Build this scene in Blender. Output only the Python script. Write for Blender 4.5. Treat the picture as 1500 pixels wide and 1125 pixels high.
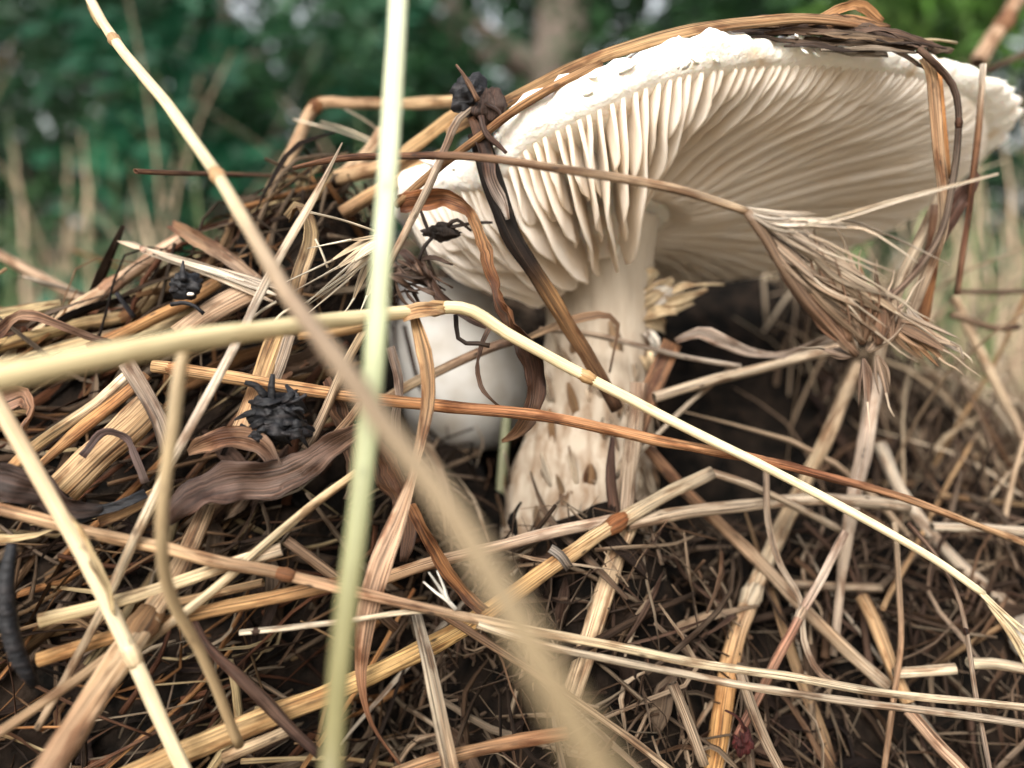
import bpy, math, random
import numpy as np
from mathutils import Vector, noise as mnoise

# ------------------------------------------------------------------ camera, sky, sun, exposure
scene = bpy.context.scene
for o in list(bpy.data.objects):
    bpy.data.objects.remove(o)
COL = scene.collection
R = math.radians
FPX = 1177.0                       # focal length in photograph pixels (1500 wide)
cam_d = bpy.data.cameras.new('camera')
cam = bpy.data.objects.new('camera', cam_d)
COL.objects.link(cam)
cam.location = (0, 0, 0)
cam.rotation_euler = (R(90), 0, 0)
cam_d.sensor_width = 36.0
cam_d.lens = 36.0 * FPX / 1500.0
cam_d.clip_start = 0.004
cam_d.clip_end = 600
cam_d.dof.use_dof = True
cam_d.dof.focus_distance = 0.139
cam_d.dof.aperture_fstop = 8.3
scene.camera = cam

SUN_EL, SUN_AZ = 35.0, 198.0       # azimuth: 180 = straight behind the camera, >180 = to its left
world = bpy.data.worlds.new('World')
scene.world = world
world.use_nodes = True
wn = world.node_tree
wn.nodes.clear()
sky = wn.nodes.new('ShaderNodeTexSky')
sky.sky_type = 'NISHITA'
sky.sun_disc = False
sky.sun_elevation = R(SUN_EL)
sky.sun_rotation = R(SUN_AZ)
sky.air_density = 2.2
sky.dust_density = 6.0
sky.ozone_density = 1.0
bg = wn.nodes.new('ShaderNodeBackground')
bg.inputs['Strength'].default_value = 0.15
wo = wn.nodes.new('ShaderNodeOutputWorld')
hs = wn.nodes.new('ShaderNodeHueSaturation')      # thin even cloud: the same sky, paler
hs.inputs['Saturation'].default_value = 0.3
wn.links.new(sky.outputs[0], hs.inputs['Color'])
wn.links.new(hs.outputs[0], bg.inputs[0])
wn.links.new(bg.outputs[0], wo.inputs[0])

sun_d = bpy.data.lights.new('sun', 'SUN')
sun_d.energy = 1.15
sun_d.angle = R(24)
sun_d.color = (1.0, 0.95, 0.88)
sun = bpy.data.objects.new('sun', sun_d)
COL.objects.link(sun)
_az, _el = R(SUN_AZ), R(SUN_EL)
sdir = Vector((math.sin(_az) * math.cos(_el), math.cos(_az) * math.cos(_el), math.sin(_el)))
sun.rotation_euler = sdir.to_track_quat('Z', 'Y').to_euler()

scene.view_settings.view_transform = 'Standard'
scene.view_settings.look = 'None'
scene.view_settings.gamma = 1.0
scene.view_settings.exposure = 1.08
scene.view_settings.use_curve_mapping = False
scene.render.engine = 'CYCLES'
scene.cycles.use_denoising = True
scene.cycles.use_adaptive_sampling = True
scene.cycles.adaptive_threshold = 0.02
scene.cycles.max_bounces = 7
scene.cycles.diffuse_bounces = 5
scene.cycles.glossy_bounces = 2
scene.cycles.transmission_bounces = 4
scene.cycles.caustics_reflective = False
scene.cycles.caustics_refractive = False

rng = np.random.default_rng(7)
random.seed(7)

# ------------------------------------------------------------------ materials
def new_mat(name):
    m = bpy.data.materials.new(name)
    m.use_nodes = True
    nt = m.node_tree
    nt.nodes.clear()
    out = nt.nodes.new('ShaderNodeOutputMaterial')
    return m, nt, out

def nd(nt, kind, **kw):
    n = nt.nodes.new(kind)
    for k, v in kw.items():
        setattr(n, k, v)
    return n

def mixcol(nt, fac, a, b, blend='MIX'):
    n = nd(nt, 'ShaderNodeMix', data_type='RGBA', blend_type=blend)
    for sock, val in ((n.inputs['Factor'], fac), (n.inputs['A'], a), (n.inputs['B'], b)):
        if hasattr(val, 'is_linked') or hasattr(val, 'links'):
            nt.links.new(val, sock)
        else:
            if sock.name == 'Factor':
                sock.default_value = val
            else:
                sock.default_value = (*val, 1) if len(val) == 3 else val
    return n.outputs['Result']

def ramp(nt, src, p0, p1, c0=0.0, c1=1.0):
    n = nd(nt, 'ShaderNodeMapRange')
    n.inputs['From Min'].default_value = p0
    n.inputs['From Max'].default_value = p1
    n.inputs['To Min'].default_value = c0
    n.inputs['To Max'].default_value = c1
    nt.links.new(src, n.inputs['Value'])
    return n.outputs['Result']

def mul(nt, a, b):
    n = nd(nt, 'ShaderNodeMath', operation='MULTIPLY')
    for i, v in enumerate((a, b)):
        if isinstance(v, (int, float)):
            n.inputs[i].default_value = v
        else:
            nt.links.new(v, n.inputs[i])
    return n.outputs[0]

def fibre_material(name, streak=0.5, blotch=0.5, speck=0.8, rough=0.55, spec=0.35, transl=0.0, bump=0.5):
    """dry plant fibre: colour per strand from the mesh, streaks along it, brown blotches and dark specks (UV in metres)"""
    m, nt, out = new_mat(name)
    L = nt.links.new
    at = nd(nt, 'ShaderNodeAttribute', attribute_name='Col')
    uv = nd(nt, 'ShaderNodeUVMap')
    def noisetex(sx, sy, detail, scale=1.0):
        mp = nd(nt, 'ShaderNodeMapping')
        mp.inputs['Scale'].default_value = (sx, sy, 1)
        L(uv.outputs[0], mp.inputs[0])
        t = nd(nt, 'ShaderNodeTexNoise', noise_dimensions='2D')
        t.inputs['Scale'].default_value = scale
        t.inputs['Detail'].default_value = detail
        L(mp.outputs[0], t.inputs['Vector'])
        return t.outputs[0]
    s1 = noisetex(4200, 70, 3)
    s2 = noisetex(1500, 45, 3)
    b1 = noisetex(420, 130, 4)
    b2 = noisetex(160, 60, 3)
    c = at.outputs['Color']
    lo = 1 - 0.70 * streak
    hi = 1 + 0.45 * streak
    g1 = nd(nt, 'ShaderNodeCombineColor')
    f1 = ramp(nt, s1, 0.3, 0.7, lo, hi)
    for i in range(3):
        L(f1, g1.inputs[i])
    c = mixcol(nt, 1.0, c, g1.outputs[0], 'MULTIPLY')
    f2 = mul(nt, ramp(nt, s2, 0.5, 0.72), 0.45 * streak)
    c = mixcol(nt, f2, c, (0.72, 0.50, 0.34), 'MULTIPLY')
    f3 = mul(nt, ramp(nt, b1, 0.51, 0.66), 0.85 * blotch)
    c = mixcol(nt, f3, c, (0.34, 0.22, 0.15), 'MULTIPLY')
    f4 = mul(nt, ramp(nt, b2, 0.50, 0.68), 0.55 * blotch)
    c = mixcol(nt, f4, c, (0.52, 0.50, 0.52), 'MULTIPLY')
    cr = noisetex(2600, 9, 2)
    f6 = mul(nt, ramp(nt, cr, 0.665, 0.70), 0.8 * min(1, streak))          # long dark cracks between the fibres
    c = mixcol(nt, f6, c, (0.05, 0.03, 0.018))
    vo = nd(nt, 'ShaderNodeTexVoronoi', voronoi_dimensions='2D')
    mp = nd(nt, 'ShaderNodeMapping')
    mp.inputs['Scale'].default_value = (520, 210, 1)
    L(uv.outputs[0], mp.inputs[0])
    L(mp.outputs[0], vo.inputs['Vector'])
    vo.inputs['Scale'].default_value = 1.0
    sc_ = nd(nt, 'ShaderNodeSeparateColor')
    L(vo.outputs['Color'], sc_.inputs[0])
    f5 = mul(nt, ramp(nt, vo.outputs['Distance'], 0.20, 0.06), mul(nt, ramp(nt, sc_.outputs[0], 0.80, 0.98), speck))
    c = mixcol(nt, f5, c, (0.03, 0.02, 0.015))
    bs = nd(nt, 'ShaderNodeBsdfPrincipled')
    L(c, bs.inputs['Base Color'])
    bs.inputs['Roughness'].default_value = rough
    bs.inputs['Specular IOR Level'].default_value = spec
    bp = nd(nt, 'ShaderNodeBump')
    bp.inputs['Strength'].default_value = bump
    bp.inputs['Distance'].default_value = 0.00025
    L(s1, bp.inputs['Height'])
    L(bp.outputs[0], bs.inputs['Normal'])
    if transl > 0:
        tr = nd(nt, 'ShaderNodeBsdfTranslucent')
        L(c, tr.inputs['Color'])
        mx = nd(nt, 'ShaderNodeMixShader')
        mx.inputs[0].default_value = transl
        L(bs.outputs[0], mx.inputs[1])
        L(tr.outputs[0], mx.inputs[2])
        L(mx.outputs[0], out.inputs[0])
    else:
        L(bs.outputs[0], out.inputs[0])
    return m

M_STRAW = fibre_material('dry_straw', 0.95, 0.85, 0.9, rough=0.68, spec=0.2, bump=0.9)
M_FRESH = fibre_material('smooth_straw', 0.35, 0.2, 0.5, rough=0.45, bump=0.3)
M_LEAF = fibre_material('withered_leaf', 1.0, 1.0, 0.6, rough=0.6, transl=0.15, bump=1.0)
M_AWN = fibre_material('dry_grass_ear', 1.0, 0.45, 0.0, rough=0.45, transl=0.2, bump=0.5)
M_LITTER = fibre_material('decayed_straw', 0.8, 0.8, 0.6, rough=0.8, spec=0.12, bump=0.9)
M_GRASSBG = fibre_material('standing_dry_grass', 0.4, 0.3, 0.0, rough=0.7)

def simple_mat(name, build):
    m, nt, out = new_mat(name)
    bs = nd(nt, 'ShaderNodeBsdfPrincipled')
    nt.links.new(bs.outputs[0], out.inputs[0])
    build(nt, bs)
    return m

def _gill(nt, bs):
    L = nt.links.new
    tc = nd(nt, 'ShaderNodeTexCoord')
    n = nd(nt, 'ShaderNodeTexNoise')
    n.inputs['Scale'].default_value = 130
    n.inputs['Detail'].default_value = 4
    L(tc.outputs['Object'], n.inputs['Vector'])
    c = mixcol(nt, ramp(nt, n.outputs[0], 0.35, 0.75), (0.95, 0.905, 0.85), (0.93, 0.85, 0.75))
    L(c, bs.inputs['Base Color'])
    bs.inputs['Roughness'].default_value = 0.55
    bs.inputs['Specular IOR Level'].default_value = 0.25
    tr = nd(nt, 'ShaderNodeBsdfTranslucent')                # thin lamellae let light through
    L(mixcol(nt, 1.0, c, (1.0, 0.96, 0.90), 'MULTIPLY'), tr.inputs['Color'])
    mx = nd(nt, 'ShaderNodeMixShader')
    mx.inputs[0].default_value = 0.42
    out = [n_ for n_ in nt.nodes if n_.type == 'OUTPUT_MATERIAL'][0]
    L(bs.outputs[0], mx.inputs[1])
    L(tr.outputs[0], mx.inputs[2])
    L(mx.outputs[0], out.inputs[0])
M_GILL = simple_mat('cream_gill', _gill)

def _flesh(nt, bs):
    L = nt.links.new
    tc = nd(nt, 'ShaderNodeTexCoord')
    n = nd(nt, 'ShaderNodeTexNoise')
    n.inputs['Scale'].default_value = 160
    n.inputs['Detail'].default_value = 6
    L(tc.outputs['Object'], n.inputs['Vector'])
    n2 = nd(nt, 'ShaderNodeTexNoise')
    n2.inputs['Scale'].default_value = 700
    n2.inputs['Detail'].default_value = 5
    L(tc.outputs['Object'], n2.inputs['Vector'])
    c = mixcol(nt, ramp(nt, n.outputs[0], 0.55, 0.78), (0.87, 0.84, 0.78), (0.62, 0.44, 0.26))
    L(c, bs.inputs['Base Color'])
    bs.inputs['Roughness'].default_value = 0.7
    bs.inputs['Specular IOR Level'].default_value = 0.25
    bs.inputs['Subsurface Weight'].default_value = 0.25
    bs.inputs['Subsurface Radius'].default_value = (1.0, 0.6, 0.35)
    bs.inputs['Subsurface Scale'].default_value = 0.0012
    bp = nd(nt, 'ShaderNodeBump')
    bp.inputs['Strength'].default_value = 0.8
    bp.inputs['Distance'].default_value = 0.0006
    L(n2.outputs[0], bp.inputs['Height'])
    L(bp.outputs[0], bs.inputs['Normal'])
M_FLESH = simple_mat('white_mushroom_flesh', _flesh)

def _stem(nt, bs):
    L = nt.links.new
    tc = nd(nt, 'ShaderNodeTexCoord')
    mp = nd(nt, 'ShaderNodeMapping')
    mp.inputs['Scale'].default_value = (420, 420, 130)
    L(tc.outputs['Object'], mp.inputs[0])
    n = nd(nt, 'ShaderNodeTexNoise')
    n.inputs['Scale'].default_value = 1
    n.inputs['Detail'].default_value = 5
    L(mp.outputs[0], n.inputs['Vector'])
    sx = nd(nt, 'ShaderNodeSeparateXYZ')
    L(tc.outputs['Object'], sx.inputs[0])
    low = ramp(nt, sx.outputs['Z'], 0.050, 0.022, 0.15, 1.0)     # shaggy brown fibres on the lower stem
    f = mul(nt, ramp(nt, n.outputs[0], 0.38, 0.74), low)
    c = mixcol(nt, f, (0.47, 0.40, 0.32), (0.20, 0.12, 0.065))
    L(c, bs.inputs['Base Color'])
    bs.inputs['Roughness'].default_value = 0.7
    bs.inputs['Specular IOR Level'].default_value = 0.2
    bp = nd(nt, 'ShaderNodeBump')
    bp.inputs['Strength'].default_value = 0.9
    bp.inputs['Distance'].default_value = 0.0008
    L(n.outputs[0], bp.inputs['Height'])
    L(bp.outputs[0], bs.inputs['Normal'])
M_STEM = simple_mat('shaggy_mushroom_stem', _stem)
def _button(nt, bs):
    L = nt.links.new
    tc = nd(nt, 'ShaderNodeTexCoord')
    n = nd(nt, 'ShaderNodeTexNoise')
    n.inputs['Scale'].default_value = 90
    n.inputs['Detail'].default_value = 6
    L(tc.outputs['Object'], n.inputs['Vector'])
    c = mixcol(nt, ramp(nt, n.outputs[0], 0.4, 0.7), (0.58, 0.57, 0.55), (0.38, 0.34, 0.29))  # grey base colour stands in for the shade under the big cap
    L(c, bs.inputs['Base Color'])
    bs.inputs['Roughness'].default_value = 0.6
    bs.inputs['Specular IOR Level'].default_value = 0.2
M_BUTTON = simple_mat('shade_grey_button', _button)

def _char(nt, bs):
    L = nt.links.new
    tc = nd(nt, 'ShaderNodeTexCoord')
    mp = nd(nt, 'ShaderNodeMapping')
    mp.inputs['Scale'].default_value = (300, 300, 900)
    L(tc.outputs['Object'], mp.inputs[0])
    n = nd(nt, 'ShaderNodeTexNoise')
    n.inputs['Scale'].default_value = 1
    n.inputs['Detail'].default_value = 6
    L(mp.outputs[0], n.inputs['Vector'])
    c = mixcol(nt, ramp(nt, n.outputs[0], 0.5, 0.75), (0.006, 0.0065, 0.009), (0.035, 0.03, 0.032))
    L(c, bs.inputs['Base Color'])
    bs.inputs['Roughness'].default_value = 0.6
    bs.inputs['Specular IOR Level'].default_value = 0.3
    bp = nd(nt, 'ShaderNodeBump')
    bp.inputs['Strength'].default_value = 1.0
    bp.inputs['Distance'].default_value = 0.0006
    L(n.outputs[0], bp.inputs['Height'])
    L(bp.outputs[0], bs.inputs['Normal'])
M_CHAR = simple_mat('blackened_plant_matter', _char)

def _soil(nt, bs):
    L = nt.links.new
    tc = nd(nt, 'ShaderNodeTexCoord')
    n = nd(nt, 'ShaderNodeTexNoise')
    n.inputs['Scale'].default_value = 210
    n.inputs['Detail'].default_value = 8
    L(tc.outputs['Object'], n.inputs['Vector'])
    n2 = nd(nt, 'ShaderNodeTexNoise')
    n2.inputs['Scale'].default_value = 3
    n2.inputs['Detail'].default_value = 6
    L(tc.outputs['Object'], n2.inputs['Vector'])
    sx = nd(nt, 'ShaderNodeSeparateXYZ')
    L(tc.outputs['Object'], sx.inputs[0])
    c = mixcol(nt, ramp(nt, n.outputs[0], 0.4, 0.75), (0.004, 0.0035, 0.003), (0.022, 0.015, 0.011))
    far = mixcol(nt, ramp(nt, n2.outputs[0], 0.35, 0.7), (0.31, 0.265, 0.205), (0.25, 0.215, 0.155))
    # the compost is only the heap itself; dry straw ground round it made pale to bounce light onto the gills
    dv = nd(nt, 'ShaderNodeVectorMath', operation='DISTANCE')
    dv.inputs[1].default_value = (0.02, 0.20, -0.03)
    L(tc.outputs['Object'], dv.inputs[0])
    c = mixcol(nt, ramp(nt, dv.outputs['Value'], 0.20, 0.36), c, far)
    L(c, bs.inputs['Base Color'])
    bs.inputs['Roughness'].default_value = 0.9
    bs.inputs['Specular IOR Level'].default_value = 0.06
    bp = nd(nt, 'ShaderNodeBump')
    bp.inputs['Strength'].default_value = 1.0
    bp.inputs['Distance'].default_value = 0.002
    L(n.outputs[0], bp.inputs['Height'])
    L(bp.outputs[0], bs.inputs['Normal'])
M_SOIL = simple_mat('dark_compost', _soil)
def _chip(nt, bs):
    L = nt.links.new
    tc = nd(nt, 'ShaderNodeTexCoord')
    n = nd(nt, 'ShaderNodeTexNoise')
    n.inputs['Scale'].default_value = 260
    n.inputs['Detail'].default_value = 6
    L(tc.outputs['Object'], n.inputs['Vector'])
    c = mixcol(nt, ramp(nt, n.outputs[0], 0.4, 0.65), (0.36, 0.33, 0.28), (0.14, 0.10, 0.07))
    L(c, bs.inputs['Base Color'])
    bs.inputs['Roughness'].default_value = 0.8
M_CHIP = simple_mat('pale_chip', _chip)

def leaf_material(name, transl=0.35):
    m, nt, out = new_mat(name)
    L = nt.links.new
    at = nd(nt, 'ShaderNodeAttribute', attribute_name='Col')
    bs = nd(nt, 'ShaderNodeBsdfPrincipled')
    L(at.outputs['Color'], bs.inputs['Base Color'])
    bs.inputs['Roughness'].default_value = 0.5
    bs.inputs['Specular IOR Level'].default_value = 0.3
    tr = nd(nt, 'ShaderNodeBsdfTranslucent')
    L(at.outputs['Color'], tr.inputs['Color'])
    mx = nd(nt, 'ShaderNodeMixShader')
    mx.inputs[0].default_value = transl
    L(bs.outputs[0], mx.inputs[1])
    L(tr.outputs[0], mx.inputs[2])
    L(mx.outputs[0], out.inputs[0])
    return m
M_GREEN = leaf_material('green_leaf')

def _bark(nt, bs):
    L = nt.links.new
    tc = nd(nt, 'ShaderNodeTexCoord')
    mp = nd(nt, 'ShaderNodeMapping')
    mp.inputs['Scale'].default_value = (30, 30, 6)
    L(tc.outputs['Object'], mp.inputs[0])
    n = nd(nt, 'ShaderNodeTexNoise')
    n.inputs['Scale'].default_value = 1
    n.inputs['Detail'].default_value = 6
    L(mp.outputs[0], n.inputs['Vector'])
    c = mixcol(nt, ramp(nt, n.outputs[0], 0.35, 0.7), (0.055, 0.043, 0.034), (0.13, 0.105, 0.085))
    L(c, bs.inputs['Base Color'])
    bs.inputs['Roughness'].default_value = 0.9
    bp = nd(nt, 'ShaderNodeBump')
    bp.inputs['Strength'].default_value = 0.9
    bp.inputs['Distance'].default_value = 0.01
    L(n.outputs[0], bp.inputs['Height'])
    L(bp.outputs[0], bs.inputs['Normal'])
M_BARK = simple_mat('grey_brown_bark', _bark)

# ------------------------------------------------------------------ mesh helpers
TONE = {'dry_straw': (1.38, .14), 'withered_leaf': (1.4, .12), 'decayed_straw': (1.55, .2), 'dry_grass_ear': (1.3, .2), 'smooth_straw': (1.2, .05)}   # depth and greyness of each kind of fibre
def tone(cols, name):
    k, g = TONE.get(name, (1.0, 0.0))
    c = np.clip(np.asarray(cols, float), 0, 1) ** k
    return c + (c.mean(-1, keepdims=True) - c) * g
def mesh_obj(name, verts, faces, mat, parent=None, uvs=None, cols=None, origin=None, smooth=True):
    verts = np.asarray(verts, float)
    if origin is None:
        origin = Vector((0, 0, 0)) if parent is not None else Vector(verts[0])
    origin = Vector(origin)
    base = origin
    if parent is not None:
        base = Vector(parent['_o']) + origin if '_o' in parent.keys() else origin
    v = verts - np.array(base)
    me = bpy.data.meshes.new(name)
    me.from_pydata(v.tolist(), [], faces)
    if smooth:
        me.polygons.foreach_set('use_smooth', np.ones(len(me.polygons), bool))
    if cols is not None:
        ca = me.color_attributes.new('Col', 'FLOAT_COLOR', 'POINT')
        c = np.ones((len(verts), 4), np.float32)
        c[:, :3] = tone(cols, mat.name)
        ca.data.foreach_set('color', c.ravel())
    if uvs is not None:
        ul = me.uv_layers.new(name='UVMap')
        li = np.empty(len(me.loops), np.int32)
        me.loops.foreach_get('vertex_index', li)
        ul.data.foreach_set('uv', np.asarray(uvs, np.float32)[li].ravel())
    me.materials.append(mat)
    o = bpy.data.objects.new(name, me)
    COL.objects.link(o)
    if parent is not None:
        o.parent = parent
        o.location = origin
    else:
        o.location = base
    o['_o'] = tuple(base)
    return o

def thing(name, label, cat, loc, group=None):
    o = bpy.data.objects.new(name, None)
    COL.objects.link(o)
    o.empty_display_size = 0.01
    o.location = loc
    o['_o'] = tuple(loc)
    return tag(o, label, cat, group)

def tag(o, label=None, cat=None, group=None, kind=None):
    for k, v in (('label', label), ('category', cat), ('group', group), ('kind', kind)):
        if v:
            o[k] = v
    return o

def P(px, py, d):
    """point on the ray of photograph pixel (px, py) at depth d (metres in front of the camera)"""
    return np.array(((px - 750.0) / FPX * d, d, (562.5 - py) / FPX * d))

def smooth_path(pts, step=0.0025, nmax=80, nmin=6):
    pts = np.asarray(pts, float)
    if len(pts) == 2:
        pts = np.vstack([pts[0], (pts[0] + pts[1]) / 2, pts[1]])
    seg = np.linalg.norm(np.diff(pts, axis=0), axis=1)
    n = int(min(nmax, max(nmin, seg.sum() / step)))
    # Catmull-Rom by chord length
    t = np.concatenate([[0], np.cumsum(np.sqrt(seg) + 1e-9)])
    ext = np.vstack([2 * pts[0] - pts[1], pts, 2 * pts[-1] - pts[-2]])
    te = np.concatenate([[-(t[1] - t[0])], t, [2 * t[-1] - t[-2]]])
    # uniform arc sampling
    cum = np.concatenate([[0], np.cumsum(seg)])
    s = np.linspace(0, cum[-1], n)
    q = np.interp(s, cum, t)
    out = np.empty((n, 3))
    for i, tt in enumerate(q):
        k = int(min(max(np.searchsorted(t, tt, side='right') - 1, 0), len(t) - 2))
        p0, p1, p2, p3 = ext[k:k + 4]
        t0, t1, t2, t3 = te[k:k + 4]
        a1 = (t1 - tt) / (t1 - t0) * p0 + (tt - t0) / (t1 - t0) * p1
        a2 = (t2 - tt) / (t2 - t1) * p1 + (tt - t1) / (t2 - t1) * p2
        a3 = (t3 - tt) / (t3 - t2) * p2 + (tt - t2) / (t3 - t2) * p3
        b1 = (t2 - tt) / (t2 - t0) * a1 + (tt - t0) / (t2 - t0) * a2
        b2 = (t3 - tt) / (t3 - t1) * a2 + (tt - t1) / (t3 - t1) * a3
        out[i] = (t2 - tt) / (t2 - t1) * b1 + (tt - t1) / (t2 - t1) * b2
    return out

def sweep(path, w, t, twist=0.0, n=10, cup=0.0, ref=(0, -1, 0.15), hollow=(False, False), uvoff=None, wob=0.0, edge=0.0, crumple=0.0, rib=0.0):
    """sweep a flattened ring (full width w, thickness t) along path; cup bends the section into a gutter"""
    path = np.asarray(path, float)
    N = len(path)
    w = np.broadcast_to(np.asarray(w, float), (N,)).copy() if np.ndim(w) == 0 or len(np.atleast_1d(w)) == N else np.interp(np.linspace(0, 1, N), np.linspace(0, 1, len(w)), w)
    t = np.broadcast_to(np.asarray(t, float), (N,)).copy() if np.ndim(t) == 0 or len(np.atleast_1d(t)) == N else np.interp(np.linspace(0, 1, N), np.linspace(0, 1, len(t)), t)
    tw = np.interp(np.linspace(0, 1, N), np.linspace(0, 1, len(np.atleast_1d(twist))), np.atleast_1d(twist)) if np.ndim(twist) else np.full(N, float(twist))
    T = np.gradient(path, axis=0)
    T /= np.linalg.norm(T, axis=1)[:, None] + 1e-12
    rf = np.asarray(ref, float)
    Nn = rf[None] - (T @ rf)[:, None] * T
    Nn /= np.linalg.norm(Nn, axis=1)[:, None] + 1e-9
    B = np.cross(T, Nn)
    c, s = np.cos(tw)[:, None], np.sin(tw)[:, None]
    Nn, B = Nn * c + B * s, B * c - Nn * s
    a = np.linspace(0, 2 * math.pi, n, endpoint=False) + 0.3
    x, y = np.cos(a), np.sin(a)
    ww = np.repeat(w[:, None], n, 1)
    if wob:
        ph = rng.uniform(0, 100)
        for i in range(N):
            for j in range(n):
                ww[i, j] *= 1 + wob * mnoise.noise((i * 0.35 + ph, x[j] * 0.9, y[j] * 0.9))
    if rib:
        ww *= 1 + rib * rng.uniform(-1, 1, n)[None]
    tt = np.repeat(t[:, None], n, 1) * (ww / np.maximum(w[:, None], 1e-9))
    X = x[None] * ww / 2
    Y = y[None] * tt / 2 + cup * (x[None] ** 2 - 0.4) * ww
    if edge:
        ph = rng.uniform(0, 100)
        for i in range(N):
            e1 = mnoise.noise((i * 0.22 + ph, 3.1, 0)) * edge
            e2 = mnoise.noise((i * 0.22 + ph, 9.7, 0)) * edge
            Y[i] += np.where(x > 0, e1, e2) * np.abs(x) * w[i]
    if crumple:
        ph = rng.uniform(0, 100)
        ln = np.concatenate([[0], np.cumsum(np.linalg.norm(np.diff(path, axis=0), axis=1))])
        for i in range(N):
            for j in range(n):
                q = (ln[i] * 190 + ph, X[i, j] * 420, 0)
                Y[i, j] += crumple * (mnoise.noise(q) + .6 * (.5 - abs(mnoise.noise((q[0] * 2.3, q[1] * 1.6, 7)))) * 1.6)
                X[i, j] *= 1 + .22 * mnoise.noise((ln[i] * 260 + ph, 30 + np.sign(x[j]) * 9, 0))
    V = path[:, None] + B[:, None] * X[..., None] + Nn[:, None] * Y[..., None]
    per = np.cumsum(np.concatenate([[0], np.hypot(np.diff(x) * w.mean() / 2, np.diff(y) * t.mean() / 2)]))
    al = np.concatenate([[0], np.cumsum(np.linalg.norm(np.diff(path, axis=0), axis=1))])
    uo = rng.uniform(0, 3, 2) if uvoff is None else uvoff
    UV = np.empty((N, n, 2))
    UV[..., 0] = per[None] + uo[0]
    UV[..., 1] = al[:, None] + uo[1]
    verts = list(V.reshape(-1, 3))
    uvs = list(UV.reshape(-1, 2))
    faces = []
    for i in range(N - 1):
        for j in range(n):
            k = (j + 1) % n
            faces.append((i * n + j, i * n + k, (i + 1) * n + k, (i + 1) * n + j))
    for end in (0, 1):
        i = 0 if end == 0 else N - 1
        ring = [i * n + j for j in range(n)]
        if hollow[end]:
            d = T[i] * (1 if end == 0 else -1)
            c0 = path[i]
            b1 = len(verts)
            for j in range(n):
                verts.append(c0 + (V[i, j] - c0) * 0.68); uvs.append(UV[i, j])
            b2 = len(verts)
            for j in range(n):
                verts.append(c0 + (V[i, j] - c0) * 0.6 + d * w[i] * 1.6); uvs.append(UV[i, j])
            for (p, q) in ((ring[0], b1), (b1, b2)):
                for j in range(n):
                    k = (j + 1) % n
                    f = (p + j, q + j, q + k, p + k)
                    faces.append(f if end == 0 else f[::-1])
            f = tuple(b2 + j for j in range(n))
            faces.append(f[::-1] if end == 0 else f)
        else:
            faces.append(tuple(ring[::-1]) if end == 0 else tuple(ring))
    return np.array(verts), faces, np.array(uvs)

class Bag:
    """collects many strands into one mesh"""
    def __init__(s):
        s.v, s.f, s.u, s.c, s.n = [], [], [], [], 0
    def add(s, vfu, col):
        v, f, u = vfu
        s.v.append(v); s.u.append(u)
        s.f += [tuple(i + s.n for i in q) for q in f]
        c = np.empty((len(v), 3)); c[:] = col
        s.c.append(c)
        s.n += len(v)
    def build(s, name, mat, parent=None, origin=None):
        return mesh_obj(name, np.vstack(s.v), s.f, mat, parent, np.vstack(s.u), np.vstack(s.c), origin)

# ------------------------------------------------------------------ the ground: a heap of rotting straw
BASE_Y = [-300, -5, 0, .108, .140, .165, .180, .190, .22, .30, .5, 1.0, 3.0, 400]
BASE_Z = [-.30, -.28, -.22, -.15, -.112, -.078, -.053, -.036, -.030, -.030, -.045, -.10, -.18, -.20]
M1_X = [-3, -.6, -.25, -.16, -.105, -.085, -.067, -.052, -.043, -.035, -.027, -.019]
M1_Z = [-.25, -.10, -.035, -.010, .003, .012, .022, .036, .044, .034, .002, -.05]
R2_X = [-3, -.5, -.15, -.02, .06, .10, .13, .16, .20, .35, 1, 3]
R2_Z = [-.25, -.08, .02, .044, .045, .036, .014, -.014, -.024, -.04, -.09, -.25]
def H(x, y):
    z = np.interp(y, BASE_Y, BASE_Z)
    zc = np.interp(x, M1_X, M1_Z)
    yc = np.interp(x, [-.105, -.03], [.162, .174])
    k = np.interp(x, [-.105, -.03], [4.6, 6.5])
    m1 = np.where(y < yc, zc - k * (yc - y), zc - np.maximum(0, y - yc - .02) * 0.5)
    r2c = np.interp(x, R2_X, R2_Z)
    m2 = np.where(y < .275, r2c - 1.25 * (.275 - y), r2c - (y - .275) * 0.35)
    z = z + .023 * np.exp(-((x + .018) ** 2 / .018 ** 2 + (y - .190) ** 2 / .012 ** 2)) + .062 * np.exp(-((x - .016) ** 2 / .028 ** 2 + (y - .161) ** 2 / .016 ** 2))
    return np.maximum(z, np.maximum(m1, m2))

_DS = np.concatenate([np.arange(.05, .32, .0015), np.arange(.32, 1.2, .01)])
def surf_depth(px, py):
    X = (px - 750.0) / FPX * _DS
    Z = (562.5 - py) / FPX * _DS
    hit = np.nonzero(Z < H(X, _DS))[0]
    if len(hit) == 0 or _DS[hit[0]] > .3:
        return None
    return float(_DS[hit[0]])

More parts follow.
